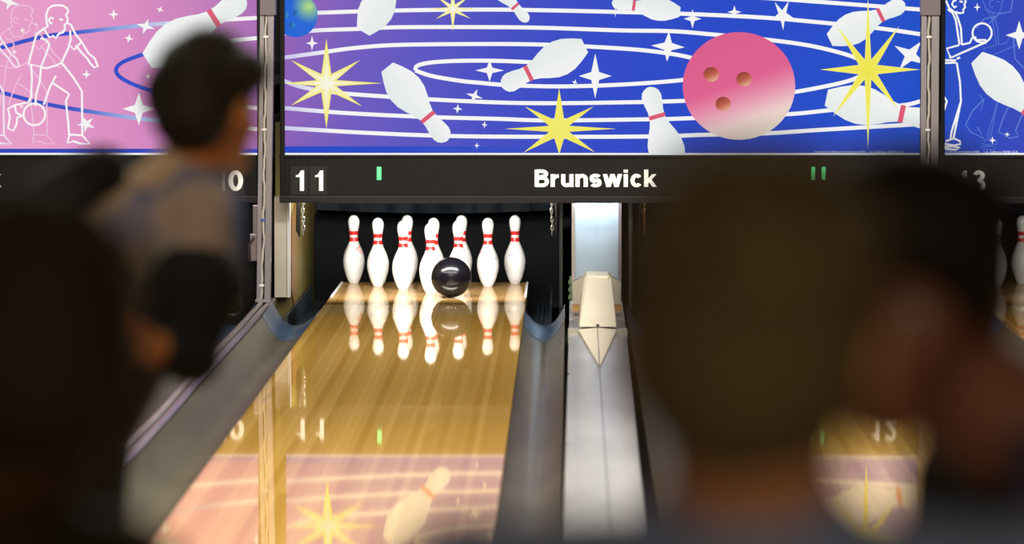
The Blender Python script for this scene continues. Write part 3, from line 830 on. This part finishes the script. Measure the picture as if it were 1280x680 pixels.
M_print = print_material()
M_frame = mat('charcoal_plastic', (20,20,19), .5, spec=.25, var=.08, bump=.03)
M_lip = mat('dark_grey_lip', (40,36,39), .4, spec=.3)
M_plate = mat('black_number_plate', (24,25,23), .4)
M_num = mat('white_lettering', (240,238,228), .5, emit=.55)
M_green = mat('green_indicator_lamp', (96,235,140), .4, emit=.95)
def mask_unit(label, a, hx0, hx1, fx0, fx1, name='masking_unit'):
    """hx: header extents in photo px, fx: frame side bars (px pairs or None)"""
    cxm = P((hx0+hx1)/2, 200, YM).x
    t = thing(name, label, 'sign', (cxm, YM+.05, .5))
    part('printed_artwork', a.mb, M_print, t, False)
    x0, x1 = P(a.b[0], 100, YM).x, P(a.b[1], 100, YM).x
    zt, zb = P(600, TOP, YM).z, P(600, 193.6, YM).z
    mb = MB(); mb.box(x0-.005, x1+.005, YM+.002, YM+.05, zb, zt); part('backing_panel', mb, M_frame, t, False)
    h0, h1 = P(hx0, 220, YM).x, P(hx1, 220, YM).x
    z = lambda py: P(600, py, YM).z
    mb = MB(); mb.box(h0, h1, YM-.005, YM+.06, z(245), z(195.5)); hb = part('header_board', mb, M_frame, t, False)
    mb = MB(); mb.box(h0-.003, h1+.003, YM-.022, YM+.06, z(253.5), z(245)); o = part('lower_lip', mb, M_lip, t, False); bev(o, .004)
    mb = MB(); mb.box(h0-.003, h1+.003, YM-.016, YM+.06, z(197), z(193.8)); o = part('upper_lip', mb, M_frame, t, False); bev(o, .003)
    for f in (fx0, fx1):
        if f:
            mb = MB(); mb.box(P(f[0],100,YM).x, P(f[1],100,YM).x, YM-.02, YM+.06, z(253.5), zt); o = part('side_frame', mb, M_frame, t, False); bev(o, .004)
    mb = MB(); mb.box(h0-.003, h1+.003, YM-.02, YM+.06, zt, zt+.04); part('top_frame', mb, M_frame, t, False)
    return t, hb
def glyphs(word, x0, base, cap, gap=1.6, w=None, Y=YM-.005, thick=.005, grow=1.0):
    """plain grotesque letters drawn as strokes of constant width; unit = cap height 1"""
    w = w or .205; h = w/2
    def arc(cx, cy, rx, ry, a0, a1, n=14): return [(cx+rx*math.cos(math.radians(a0+(a1-a0)*i/n)), cy+ry*math.sin(math.radians(a0+(a1-a0)*i/n))) for i in range(n+1)]
    xh = .74
    G_ = {
     'B': (.68, [[(h,0),(h,1)], [(h,1-h*.9),(.36,1-h*.9)]+arc(.36,.755,.19,.245-h*.9,90,-90)[1:]+[(h,.51)], [(h,.52),(.38,.52)]+arc(.38,.31,.21,.31-h*.9,90,-90)[1:]+[(h,h*.9)]]),
     'r': (.42, [[(h,0),(h,xh)], arc(.40,.40,.285,.23,180,90)]),
     'u': (.60, [[(h,xh),(h,.30)]+arc(h+.155,.27,.155,.27-h*.85,180,340), [(.60-h,0),(.60-h,xh)]]),
     'n': (.60, [[(h,0),(h,xh)], arc(.60-h-.175,.44,.175,.30-h*.85,160,0)+[(.60-h,0)]]),
     's': (.56, [arc(.28,xh-.215,.185,.215-h*.8,25,180)[:-1]+arc(.30,.39,.20,.06,200,250,3)+arc(.26,.345,.2,.06,70,20,3)+arc(.285,.205,.19,.205-h*.8,0,-155)]),
     'w': (.90, [[(.09,xh),(.255,0)], [(.255,0),(.45,xh)], [(.45,xh),(.645,0)], [(.645,0),(.81,xh)]]),
     'i': (.235, [[(h,0),(h,xh)], [(h,.83),(h,1)]]),
     'c': (.57, [arc(.295,xh/2,.295-h,xh/2-h*.8,40,320,22)]),
     'k': (.60, [[(h,0),(h,1)], [(h,.22),(.50,xh)], [(.26,.42),(.51,0)]]),
     '0': (.60, [arc(.30,.5,.30-h,.5-h,0,360,30)]),
     '2': (.58, [arc(.29,.71,.29-h,.29-h,170,-20)+[(.46,.52),(h+.03,h+.05)], [(.02,h),(.57,h)]]),
     '3': (.58, [arc(.28,.74,.26-h,.26-h,165,-80), arc(.28,.28,.29-h,.28-h,80,-165), [(.22,.52),(.34,.52)]]),
    }
    S = cap; mb = MB(); x = x0
    def P3(px, py): return P(px, py, Y)
    for ch in word:
        adv, strokes = G_[ch]
        for st in strokes:
            n = len(st); L_, Rr = [], []
            for i in range(n):
                a = st[max(i-1,0)]; b = st[min(i+1,n-1)]; dx, dy = b[0]-a[0], b[1]-a[1]; d = math.hypot(dx,dy) or 1
                ww = h*(.92 if ch in 'wk' and n == 2 and abs(dx) > .01 else 1)
                if ch in 'wk' and n == 2 and abs(dx) > .01:        # diagonals end on horizontal cuts
                    nx, ny = ww*1.12, 0
                else: nx, ny = dy/d*ww, -dx/d*ww
                L_.append((st[i][0]+nx, st[i][1]+ny)); Rr.append((st[i][0]-nx, st[i][1]-ny))
            q = lambda p: P3(x+p[0]*S*grow, base-p[1]*S)
            ring = []
            for a, b in zip(L_, Rr):
                A, B = q(a), q(b)
                ring.append([Vector((A.x, Y-thick, A.z)), Vector((B.x, Y-thick, B.z)), Vector((B.x, Y, B.z)), Vector((A.x, Y, A.z))])
            mb.loft(ring)
        x += adv*S*grow + gap
    return mb, x-gap
YN = YM-.005
def loc_part(nm, mb, m, parent, root, smooth=False):      # sub-part placed in root's frame
    l = root.location; mb.v = [(v[0]-l.x, v[1]-l.y, v[2]-l.z) for v in mb.v]
    return build(nm, mb, m, parent, smooth)
def digit(ch, cx_, root, hb, x0, w=14, shape=None):
    mb = MB(); q0, q1 = P(x0, 243.3, YN), P(x0+21.5, 208, YN); mb.box(q0.x, q1.x, YN-.003, YN, q0.z, q1.z)
    pl = loc_part('number_plate', mb, M_plate, hb, root)
    if ch == '1':                                        # plain sans one with a slanted flag
        s = [(0,6.3),(3.2,5.2),(5.2,2.0),(6.2,0),(10.2,0),(10.2,25.5),(5.0,25.5),(5.0,8.2),(0,8.2)]
        mb = MB(); f = [P(cx_-5.1+a, 213+b, YN) for a, b in s]
        n = len(f); mb.loft([[Vector((p.x, YN-.003, p.z)) for p in f], [Vector((p.x, YN-.006, p.z)) for p in f]])
    else:
        mb, _ = glyphs(ch, cx_-w/2-.5, 238.7, 25.8, w=.19, Y=YN-.003, thick=.003, grow=(w+1)/15.2)
    loc_part('lane_digit', mb, M_num, hb, root)
def lamp(px0, px1, root, hb, y0=208.5, y1=225):
    mb = MB(); a, b = P(px0, y1, YN), P(px1, y0, YN); mb.box(a.x, b.x, YN-.006, YN, a.z, b.z)
    o = loc_part('indicator_lamp', mb, M_green, hb, root); bev(o, .003)
t, hb = mask_unit('printed panel, violet to blue with pink bowling ball, above the full rack of pins', art, 350, 1153, (350,356), (1150,1154))
digit('1', 375, t, hb, 363.5); digit('1', 399, t, hb, 387)
digit('1', 1096, t, hb, 1083); digit('2', 1115, t, hb, 1105)
mb, xe = glyphs('Brunswick', 668.3, 233.6, 21.6, gap=2.3, Y=YN, grow=1.2); print('brand ends', xe)
loc_part('brand_lettering', mb, M_num, hb, t)
lamp(471, 476.7, t, hb); lamp(1014, 1019, t, hb); lamp(1027, 1032, t, hb)
t, hb = mask_unit('pink printed panel with white outline of a bowler, left of the left support post', left, -190, 321.5, None, (321.5,327))
digit('1', 276, t, hb, 262); digit('0', 294.5, t, hb, 284, w=17)
mb, xe = glyphs('Brunswick', -151, 233.6, 21.6, gap=2.3, Y=YN, grow=1.2)
loc_part('brand_lettering', mb, M_num, hb, t)
t, hb = mask_unit('blue printed panel with white outline figure holding a ball, at the right edge', right, 1179, 1420, (1176,1181), None)
digit('1', 1203.5, t, hb, 1191); digit('3', 1224, t, hb, 1212.5, w=16)

# ------------------------------------------------------------------ support posts
M_post = mat('mauve_grey_post', (156,150,154), .35, .45, var=.08)
M_post2 = mat('dark_post_side', (66,58,58), .4, .3)
M_cable = mat('pale_grey_cable', (196,190,180), .5)
def post(px0, px1, xb, label):
    Y0, Y1 = 23.02, 23.1
    a, b = P(px0, 20, Y0).x, P(px1, 20, Y0).x
    t = thing('support_post', label, 'post', ((a+b)/2, 23.06, .02))
    lean = xb
    def X(x, z): return x + lean*(1.75-z)/1.75
    w = b-a
    def bar(x0, x1, y0, y1):
        mb = MB()
        rings = [[Vector((X(x, z), y, z)) for x, y in ((x0,y0),(x1,y0),(x1,y1),(x0,y1))] for z in (.04, .5, 1.0, 2.03)]
        mb.loft(rings); return mb
    part('web', bar(a, b, Y0+.025, Y1), M_post2, t, False)
    part('flange', bar(a, a+w*.30, Y0, Y0+.06), M_post, t, False)
    part('flange', bar(b-w*.42, b, Y0, Y0+.06), M_post, t, False)
    mb = MB(); mb.box(a-.004, b+.006, Y0-.02, Y1, P(340,19,Y0).z, 2.04); o = part('top_sleeve', mb, mat('brown_grey_sleeve', (120,108,112), .5), t, False); bev(o, .004)
    pts = []; n = 46
    for i in range(n):
        z = .06+(1.6-.06)*i/(n-1)
        x = (a+w*.44) + .0035*math.sin(i*.9) + .002*math.sin(i*2.3)
        if z < .35: x += -.012*(1-(z/.35))
        pts.append((X(x, z), Y0+.008, z))
    mb = MB(); mb.tube(pts, .0065, 8); part('cable', mb, M_cable, t)
    for py, m in ((46, M_white), (162, M_white), (275, mat('blue_tape', (84,86,180), .5)), (357, M_white)):
        z = P(340, py, Y0).z
        j = min(range(n), key=lambda k: abs(pts[k][2]-z))
        mb = MB(); mb.box(pts[j][0]-.013, pts[j][0]+.013, Y0-.004, Y0+.02, z-.006, z+.006); o = part('cable_clip', mb, m, t, False); bev(o, .003)
    mb = MB(); mb.box(X(a,0)-.004, X(b,0)+.004, Y0-.03, Y1, .045, .06); part('foot_plate', mb, M_post, t, False)
    return t
t_post = post(326, 343, -.028, 'grey metal post with taped cable between the pink and blue panels, lanes 10 and 11')
post(1152, 1174, -.0, 'grey metal post with cable at the right, between the panels of lanes 11 and 13')
# latch hardware by the left post
t = t_post
mb = MB()
for r in ((316.5,324,256,292),(313,322,292,326)):
    q0, q1 = P(r[0], r[3], 23.12), P(r[1], r[2], 23.12); mb.box(q0.x, q1.x, 23.09, 23.13, q0.z, q1.z)
o = part('latch_plate', mb, M_rail, t, False); bev(o, .004)
mb = MB(); q = P(313, 330, 23.12); mb.tube([(q.x, 23.08, q.z+.02), (q.x-.004, 23.07, q.z+.1), (q.x+.02, 23.08, q.z+.14)], .007, 8); part('latch_lever', mb, M_post2, t)
# return track hoop beside the left post on lane 10
c = P(294, 384, 23.15)
t = thing('return_hoop', 'black curved hoop in the gutter beside the foot of the left support post', 'machine part', (c.x, 23.15, -.14))
mb = MB()
mb.tube([(c.x+.045*math.cos(a), 23.03, c.z+.02+.055*math.sin(a)) for a in [2*PI*k/20 for k in range(20)]], .014, 8, closed=True)
part('rim', mb, mat('satin_black', (22,24,26), .3), t)
# ------------------------------------------------------------------ people
def skin_mat(name, rgb): return mat(name, rgb, .55, var=.12, vscale=12)
def frame(fw, up=Vector((0,0,1))):
    fw = Vector(fw).normalized(); r = fw.cross(up).normalized(); u = r.cross(fw)
    return Matrix((r, fw, u)).transposed()         # columns: right, forward, up
def person(label, J, head_fw, torso_fw, skin, hair, shirt, trousers, sleeve='short', hair_style='short', extra=None, roll=0, hand='relaxed', shoe=None, hs=1.0):
    """J: joints in world coordinates; torso side axis comes from the shoulders"""
    V = {k: Vector(v) for k, v in J.items()}
    base = (V['ankle_l']+V['ankle_r'])/2; base.z = 0
    root = thing('person', label, 'person', base)
    H = V['head']; MH = frame(head_fw) @ Matrix.Rotation(roll, 3, 'Y')
    hp = lambda x, y, z: H + MH @ Vector((x, y, z))*hs
    b = MB()
    def ell(c, r, M=MH): b.ell(c, tuple(q*hs for q in r), M, 28, 18)
    # head: cranium, face, jaw, nose, brow, lips, ears
    ell(hp(0,-.012,.025), (.073,.092,.086)); ell(hp(0,.025,-.022), (.060,.064,.075)); ell(hp(0,.040,-.078), (.043,.044,.034))
    ell(hp(-.026,.062,-.022), (.026,.024,.024)); ell(hp(.026,.062,-.022), (.026,.024,.024))
    b.cap(hp(0,.080,.018), .009*hs, hp(0,.102,-.020), .012*hs); ell(hp(0,.094,-.026), (.017,.012,.010))
    ell(hp(0,.074,.034), (.044,.016,.009)); ell(hp(0,.083,-.050), (.024,.009,.006)); ell(hp(0,.081,-.060), (.021,.009,.006))
    for s in (-1, 1):
        ell(hp(s*.076,-.008,-.004), (.009,.019,.031)); ell(hp(s*.080,-.016,.006), (.008,.012,.018))
    # neck, torso
    sm = (V['shoulder_l']+V['shoulder_r'])/2; hm = (V['hip_l']+V['hip_r'])/2
    b.cap(V['neck'], .062, hp(0,-.018,-.055), .054*hs)
    sw = (V['shoulder_r']-V['shoulder_l']).length/2
    def torso(mb, g):
        side = (V['shoulder_r']-V['shoulder_l']).normalized(); hside = (V['hip_r']-V['hip_l']).normalized()
        up = (sm-hm); Lt = up.length; rings = []
        for t, w, d in ((-.14,.5,.06),(-.06,.80,.095),(.04,.86,.11),(.2,.76,.10),(.4,.75,.10),(.6,.84,.112),(.78,.93,.115),(.92,.86,.10),(1.0,.68,.08),(1.06,.42,.062)):
            s_ = side.lerp(hside, 1-max(0,min(1,t))).normalized(); fw_ = up.normalized().cross(s_).normalized()
            c_ = hm+up*t
            rings.append([c_ + s_*math.cos(2*PI*k/24)*(w*sw*.98+g) + fw_*math.sin(2*PI*k/24)*(d+g) for k in range(24)])
        mb.loft(rings)
    torso(b, 0)
    for q in 'lr': b.cap(V['neck']-Vector((0,0,.035)), .050, V['shoulder_'+q], .046)
    def limb(mb, names, radii, g=0):
        for (a, c_), (ra, rc) in zip(zip(names, names[1:]), zip(radii, radii[1:])): mb.cap(V[a], ra+g, V[c_], rc+g)
    for s in ('l', 'r'):
        limb(b, ['shoulder_'+s, 'elbow_'+s, 'wrist_'+s], [.050, .038, .026])
        limb(b, ['hip_'+s, 'knee_'+s, 'ankle_'+s], [.085, .055, .038])
        # foot
        fd = Vector(torso_fw); fd.z = 0; fd.normalize(); A = V['ankle_'+s]
        b.cap(Vector((A.x, A.y, .045))-fd*.04, .034, Vector((A.x, A.y, .035))+fd*.13, .030)
        # hand: palm, four unequal fingers, thumb
        W = V['wrist_'+s]; d = (W-V['elbow_'+s]).normalized()
        pn = Vector(torso_fw).normalized(); side = d.cross(pn)
        if side.length < .1: side = Vector((1,0,0))
        side.normalize(); nrm = side.cross(d).normalized()
        for k in range(4):
            root_ = W + side*(-.027+.018*k)
            kn = W + d*.085 + side*(-.031+.0205*k)
            b.cap(root_+d*.01, .013, kn, .0115)
            ln = (.068, .078, .073, .056)[k]
            m1 = kn + (d*.86+nrm*.35).normalized()*ln*.55; m2 = m1 + (d*.55+nrm*.8).normalized()*ln*.45
            b.cap(kn, .0095, m1, .0085); b.cap(m1, .0085, m2, .0075)
        tb = W + d*.025 - side*.025; t1 = tb + (d*.6-side*.7+nrm*.3).normalized()*.042; t2 = t1 + (d*.9-side*.1+nrm*.35).normalized()*.032
        b.cap(tb, .015, t1, .0115); b.cap(t1, .0115, t2, .0095)
    o = remesh(b, .0062, 3, .5); body = part('body', o, skin, root, True, 180)
    # eyes
    for s in (-1, 1):
        m = MB(); m.ell(hp(s*.030,.076,.010), (.0125*hs,.009*hs,.0095*hs), MH); part('eye', m, mat('eye_white', (225,220,212), .2), root)
        m = MB(); m.ell(hp(s*.030,.0842,.010), (.0052*hs,.003*hs,.0052*hs), MH); part('iris', m, mat('dark_iris', (30,20,14), .1), root)
    # hair
    m = MB()
    he = lambda c_, r_: m.ell(hp(*c_), tuple(q*hs for q in r_), MH, 28, 18)
    he((0,-.020,.040), (.083,.098,.084)); he((0,-.055,.0), (.076,.062,.075)); he((0,.035,.085), (.060,.050,.034))
    he((0,-.070,-.022), (.056,.034,.036))
    for s in (-1, 1): he((s*.066,.012,.032), (.016,.020,.030))
    if hair_style == 'tuft':
        he((0,-.012,.075), (.088,.092,.066)); he((.02,-.03,.120), (.050,.055,.030)); he((.082,.0,.070), (.030,.05,.040)); he((-.07,-.03,.03), (.03,.06,.06))
    if hair_style == 'fringe': he((0,.045,.062), (.070,.048,.042)); he((.0,.0,.075), (.088,.088,.062)); he((.074,.02,.03), (.016,.03,.05)); he((-.074,.02,.03), (.016,.03,.05))
    for k in range(46):                              # small locks that break up the outline
        th = random.uniform(0, 2*PI); ph = random.uniform(.1, 1.45)
        x, y, z = math.sin(ph)*math.cos(th), math.sin(ph)*math.sin(th), math.cos(ph)
        if y > .55 and z < .6: continue
        p_ = (x*.081, -.020+y*.095, .040+z*.083)
        m.cap(hp(*p_), .012*hs, hp(p_[0]*1.04+.008, p_[1]-.012, p_[2]*1.02), .006*hs)
    part('hair', remesh(m, .006, 2, .5), hair, root, True, 180)
    # clothes
    m = MB(); torso(m, .014)
    m.cap(sm-Vector((0,0,.02)), .085, V['neck'], .070)
    for q in 'lr': m.cap(V['neck']-Vector((0,0,.045)), .064, V['shoulder_'+q], .062)
    for s in ('l', 'r'):
        e = V['elbow_'+s]; sh = V['shoulder_'+s]; w_ = V['wrist_'+s]
        if sleeve == 'short': m.cap(sh, .066, sh.lerp(e, .62), .060)
        else: limb(m, ['shoulder_'+s, 'elbow_'+s], [.066, .054]); m.cap(e, .054, e.lerp(w_, .9), .040)
    part('shirt', remesh(m, .008, 3, .5), shirt, root, True, 180)
    m = MB()
    for s in ('l', 'r'): limb(m, ['hip_'+s, 'knee_'+s, 'ankle_'+s], [.105, .075, .062])
    m.cap(V['hip_l'], .108, V['hip_r'], .108)
    part('trousers', remesh(m, .009, 3, .5), trousers, root, True, 180)
    for s in ('l', 'r'):
        A = V['ankle_'+s]; m = MB(); fd = Vector(torso_fw); fd.z = 0; fd.normalize()
        m.cap(Vector((A.x, A.y, .05))-fd*.045, .046, Vector((A.x, A.y, .046))+fd*.14, .042)
        m2 = remesh(m, .008, 2); m2.v = [(x, y, max(z, .002)) for x, y, z in m2.v]
        part('shoe', m2, shoe or mat('dark_shoe', (40,34,32), .4), root, True, 180)
    if extra: extra(root, V, hp)
    return root

def standing(hx, hy, crown, facing=(0,1,0), scx=None, scy=None, arms=.03, hs=1.0, sw=.19, sh=.325):
    """joints of a person standing with the head centre above hx,hy"""
    f = Vector(facing); f.z = 0; f.normalize(); r = Vector((f.y, -f.x, 0)); k = crown/1.7
    cx_, cy_ = (hx if scx is None else scx), (hy if scy is None else scy)
    C = Vector((cx_, cy_, 0))
    J = {'head': (hx, hy, crown-.118*hs), 'neck': tuple(C.lerp(Vector((hx,hy,0)), .4)+Vector((0,0,crown-.243)))}
    for s, n in ((-1,'l'), (1,'r')):
        J['shoulder_'+n] = C+r*s*sw+Vector((0,0,crown-sh))
        J['elbow_'+n] = C+r*s*(sw+.05)+Vector((0,0,crown-.60))-f*.02
        J['wrist_'+n] = C+r*s*(sw+.05)+Vector((0,0,crown-.84))+f*.05
        J['hip_'+n] = C+r*s*.09+Vector((0,0,.50*crown+.03))
        J['knee_'+n] = C+r*s*.10+Vector((0,0,.27*crown))+f*.015
        J['ankle_'+n] = C+r*s*.11+Vector((0,0,.085))
    return J

M_skinA = skin_mat('warm_skin', (214,150,106)); M_skinB = skin_mat('ruddy_skin', (160,104,84)); M_skinC = skin_mat('orange_lit_skin', (206,132,72))
M_hairO = mat('olive_brown_hair', (112,98,66), .7, bump=.6, bscale=120, var=.15, vscale=30)
M_hairK = mat('black_hair', (30,24,18), .7, bump=.6, bscale=120)
M_hairD = mat('very_dark_hair', (58,48,32), .7, bump=.6, bscale=120)
M_navy = mat('blue_grey_shirt', (138,156,205), .8, var=.2, vscale=10)
M_dark = mat('black_cloth', (11,11,14), .85)
M_jean = mat('dark_denim', (42,48,66), .8, var=.15, vscale=20)
M_brown = mat('dark_brown_jacket', (48,38,26), .85)

# onlooker 1, seen from behind, in the right half
X, Y = P(943, 340, 2.95).x, 2.95
cr = P(942, 203, 2.95).z
J = standing(X, Y, cr, (.1,1,0), hs=1.07, sh=.30)
person('blurred person from behind with short olive-brown hair, blue-grey top, nearest on the right', J, (.15,1,-.05), (.1,1,0), M_skinA, M_hairO, M_navy, M_jean, hs=1.07)
# onlooker 2, face turned left towards the first
X, Y = P(1138, 340, 3.7).x, 3.7
cr = P(1150, 199, 3.7).z
J = standing(X, Y, cr, (-.55,-.55,0), scx=X+.21, scy=Y+.07, hs=1.0, sh=.29)
def band_(root, V, hp):
    s = V['shoulder_r'] if V['shoulder_r'].x < V['shoulder_l'].x else V['shoulder_l']
    m = MB(); a = V['neck']+Vector((-.02,-.085,-.01)); c_ = s+Vector((.0,-.10,-.30))
    m.tube([a+Vector((0,.02,.03)), a.lerp(c_, .35)+Vector((0,-.035,0)), a.lerp(c_, .7)+Vector((0,-.04,0)), c_], .026, 10)
    part('scarf', remesh(m, .006, 2), mat('navy_scarf', (76,72,98), .9), root)
person('blurred dark-haired person at the right edge, face turned left, in black jacket', J, (-.42,-.9,-.14), (-.55,-.55,0), M_skinB, M_hairK, M_dark, M_dark, sleeve='long', hair_style='fringe', extra=band_, roll=-.12, hs=.98)
# onlooker 3, dark silhouette at the left edge
X, Y = P(38, 340, 3.75).x, 3.75
cr = P(38, 262, 3.75).z
J = standing(X, Y, cr, (-.2,1,0), scx=X-.10, hs=1.12, sw=.17)
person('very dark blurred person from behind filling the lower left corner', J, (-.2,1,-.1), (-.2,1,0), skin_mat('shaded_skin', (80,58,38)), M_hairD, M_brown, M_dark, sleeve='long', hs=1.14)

# bowler in the middle distance, leaning right with hand on hip
YQ = 7.2
pj = lambda x, y, d=0: tuple(P(x, y, YQ+d))
J = {'head': pj(263, 140), 'neck': pj(238, 222), 'shoulder_r': pj(256, 276, -.05), 'shoulder_l': pj(112, 262, .05), 'elbow_r': pj(240, 446, -.12), 'wrist_r': pj(184, 434, -.17),
     'elbow_l': pj(30, 400, .1), 'wrist_l': pj(50, 560, .2), 'hip_r': pj(85, 560, 0), 'hip_l': pj(-15, 560, .02),
     'knee_r': pj(100, 790, .05), 'knee_l': pj(20, 790, .1), 'ankle_r': (0,0,0), 'ankle_l': (0,0,0)}
J['ankle_r'] = (P(60,560,YQ).x, YQ+.0, .085); J['ankle_l'] = (P(-40,560,YQ).x, YQ+.08, .085)
J['knee_r'] = (P(72,560,YQ).x, YQ+.03, .46); J['knee_l'] = (P(-30,560,YQ).x, YQ+.1, .46)
def pattern_mat():
    m = bpy.data.materials.new('patterned_shirt'); m.use_nodes = True; nt = m.node_tree; b = nt.nodes['Principled BSDF']
    tc = nt.nodes.new('ShaderNodeTexCoord'); v = nt.nodes.new('ShaderNodeTexVoronoi'); v.inputs['Scale'].default_value = 9
    r = nt.nodes.new('ShaderNodeValToRGB'); r.color_ramp.interpolation = 'EASE'; e = r.color_ramp.elements
    cs = [(0, (150,136,124)), (.3, (196,168,138)), (.5, (178,158,134)), (.68, (128,128,136)), (.82, (92,104,150)), (1, (188,164,136))]
    e[0].color = (*lin(cs[0][1]), 1); e[1].color = (*lin(cs[-1][1]), 1)
    for p_, c_ in cs[1:-1]:
        q = e.new(p_); q.color = (*lin(c_), 1)
    sp = nt.nodes.new('ShaderNodeSeparateColor')
    nt.links.new(tc.outputs['Object'], v.inputs['Vector']); nt.links.new(v.outputs['Color'], sp.inputs[0]); nt.links.new(sp.outputs[0], r.inputs[0])
    nt.links.new(r.outputs[0], b.inputs['Base Color']); b.inputs['Roughness'].default_value = .85
    return m
def under(root, V, hp):
    # black long undersleeve on the bent right arm, black vest back on the left shoulder, black waist
    m = MB(); s, e, w_ = V['shoulder_r'], V['elbow_r'], V['wrist_r']
    m.cap(s.lerp(e, .50), .084, e, .040); m.cap(e, .050, e.lerp(w_, .35), .045)
    part('black_sleeve', remesh(m, .007, 3), M_dark, root, True, 180)
    m = MB()
    hm = (V['hip_l']+V['hip_r'])/2; sm = (V['shoulder_l']+V['shoulder_r'])/2; up = sm-hm
    side = (V['shoulder_r']-V['shoulder_l']).normalized(); fw_ = up.normalized().cross(side).normalized(); rings = []
    for t_, w, d in ((-.1,.13,.11),(.05,.17,.135),(.3,.165,.14),(.52,.165,.142),(.60,.15,.13)):
        c_ = hm+up*t_; rings.append([c_+side*math.cos(2*PI*k/24)*w+fw_*math.sin(2*PI*k/24)*d for k in range(24)])
    m.loft(rings); part('black_waistcoat', remesh(m, .009, 3), M_dark, root, True, 180)
    m = MB(); m.cap(pj(48, 250, .0), .035, pj(128, 214, -.02), .045); m.cap(pj(48, 250, .0), .035, pj(30, 330, .0), .05)
    part('shoulder_bag', remesh(m, .008, 3), M_dark, root, True, 180)
person('blurred dark-haired bowler in pale patterned shirt, hand on hip, before the pink panel', J, (.55,.85,-.05), (.3,.9,0), M_skinC, M_hairK, pattern_mat(), M_dark,
       hair_style='tuft', extra=under, hs=.93)

# ------------------------------------------------------------------ lights
def area(name, loc, rot, sx, sy, power, col=(1,1,1), spread=None):
    l = bpy.data.lights.new(name, 'AREA'); l.shape = 'RECTANGLE'; l.size = sx; l.size_y = sy; l.energy = power; l.color = col
    if spread: l.spread = spread
    o = bpy.data.objects.new(name, l); COL.objects.link(o); o.location = loc; o.rotation_euler = rot; return o
for k, cx in LANES.items():
    pw = 1.0
    # pin deck lamp: behind the lower edge of the masking unit, aimed back at the pins
    area('pin_deck_lamp', (cx, 23.56, .60), (math.radians(88), 0, 0), 1.1, .10, (44 if k == 11 else 6), (1,.98,.94))
area('housing_fill', (.135, 23.50, .58), (math.radians(40), 0, 0), .2, .05, 1.6, (.85,.94,1))  # fill light added to brighten the ball lift housing
area('bowler_fill', (-1.0, 5.0, 3.3), (math.radians(50), 0, 0), 1.6, .5, 26, (1,.80,.58))  # added fill from behind, lifts the bowler's shirt
area('lane_lamp', (-.3, 13.2, 3.55), (0, 0, 0), 6.0, 8.5, 760, (1,.93,.80))
area('front_lamp', (0, 20.3, 2.6), (math.radians(40), 0, 0), 5.5, .3, 130, (1,.95,.88))
area('hall_fill', (.4, -1.6, 3.0), (math.radians(68), 0, 0), 3.0, 1.0, 38, (1,.78,.50))  # warm fill added behind the camera to brighten the people
w = bpy.data.worlds.new('dim_hall'); SC.world = w; w.use_nodes = True
w.node_tree.nodes['Background'].inputs[0].default_value = (1, .72, .42, 1); w.node_tree.nodes['Background'].inputs[1].default_value = .06
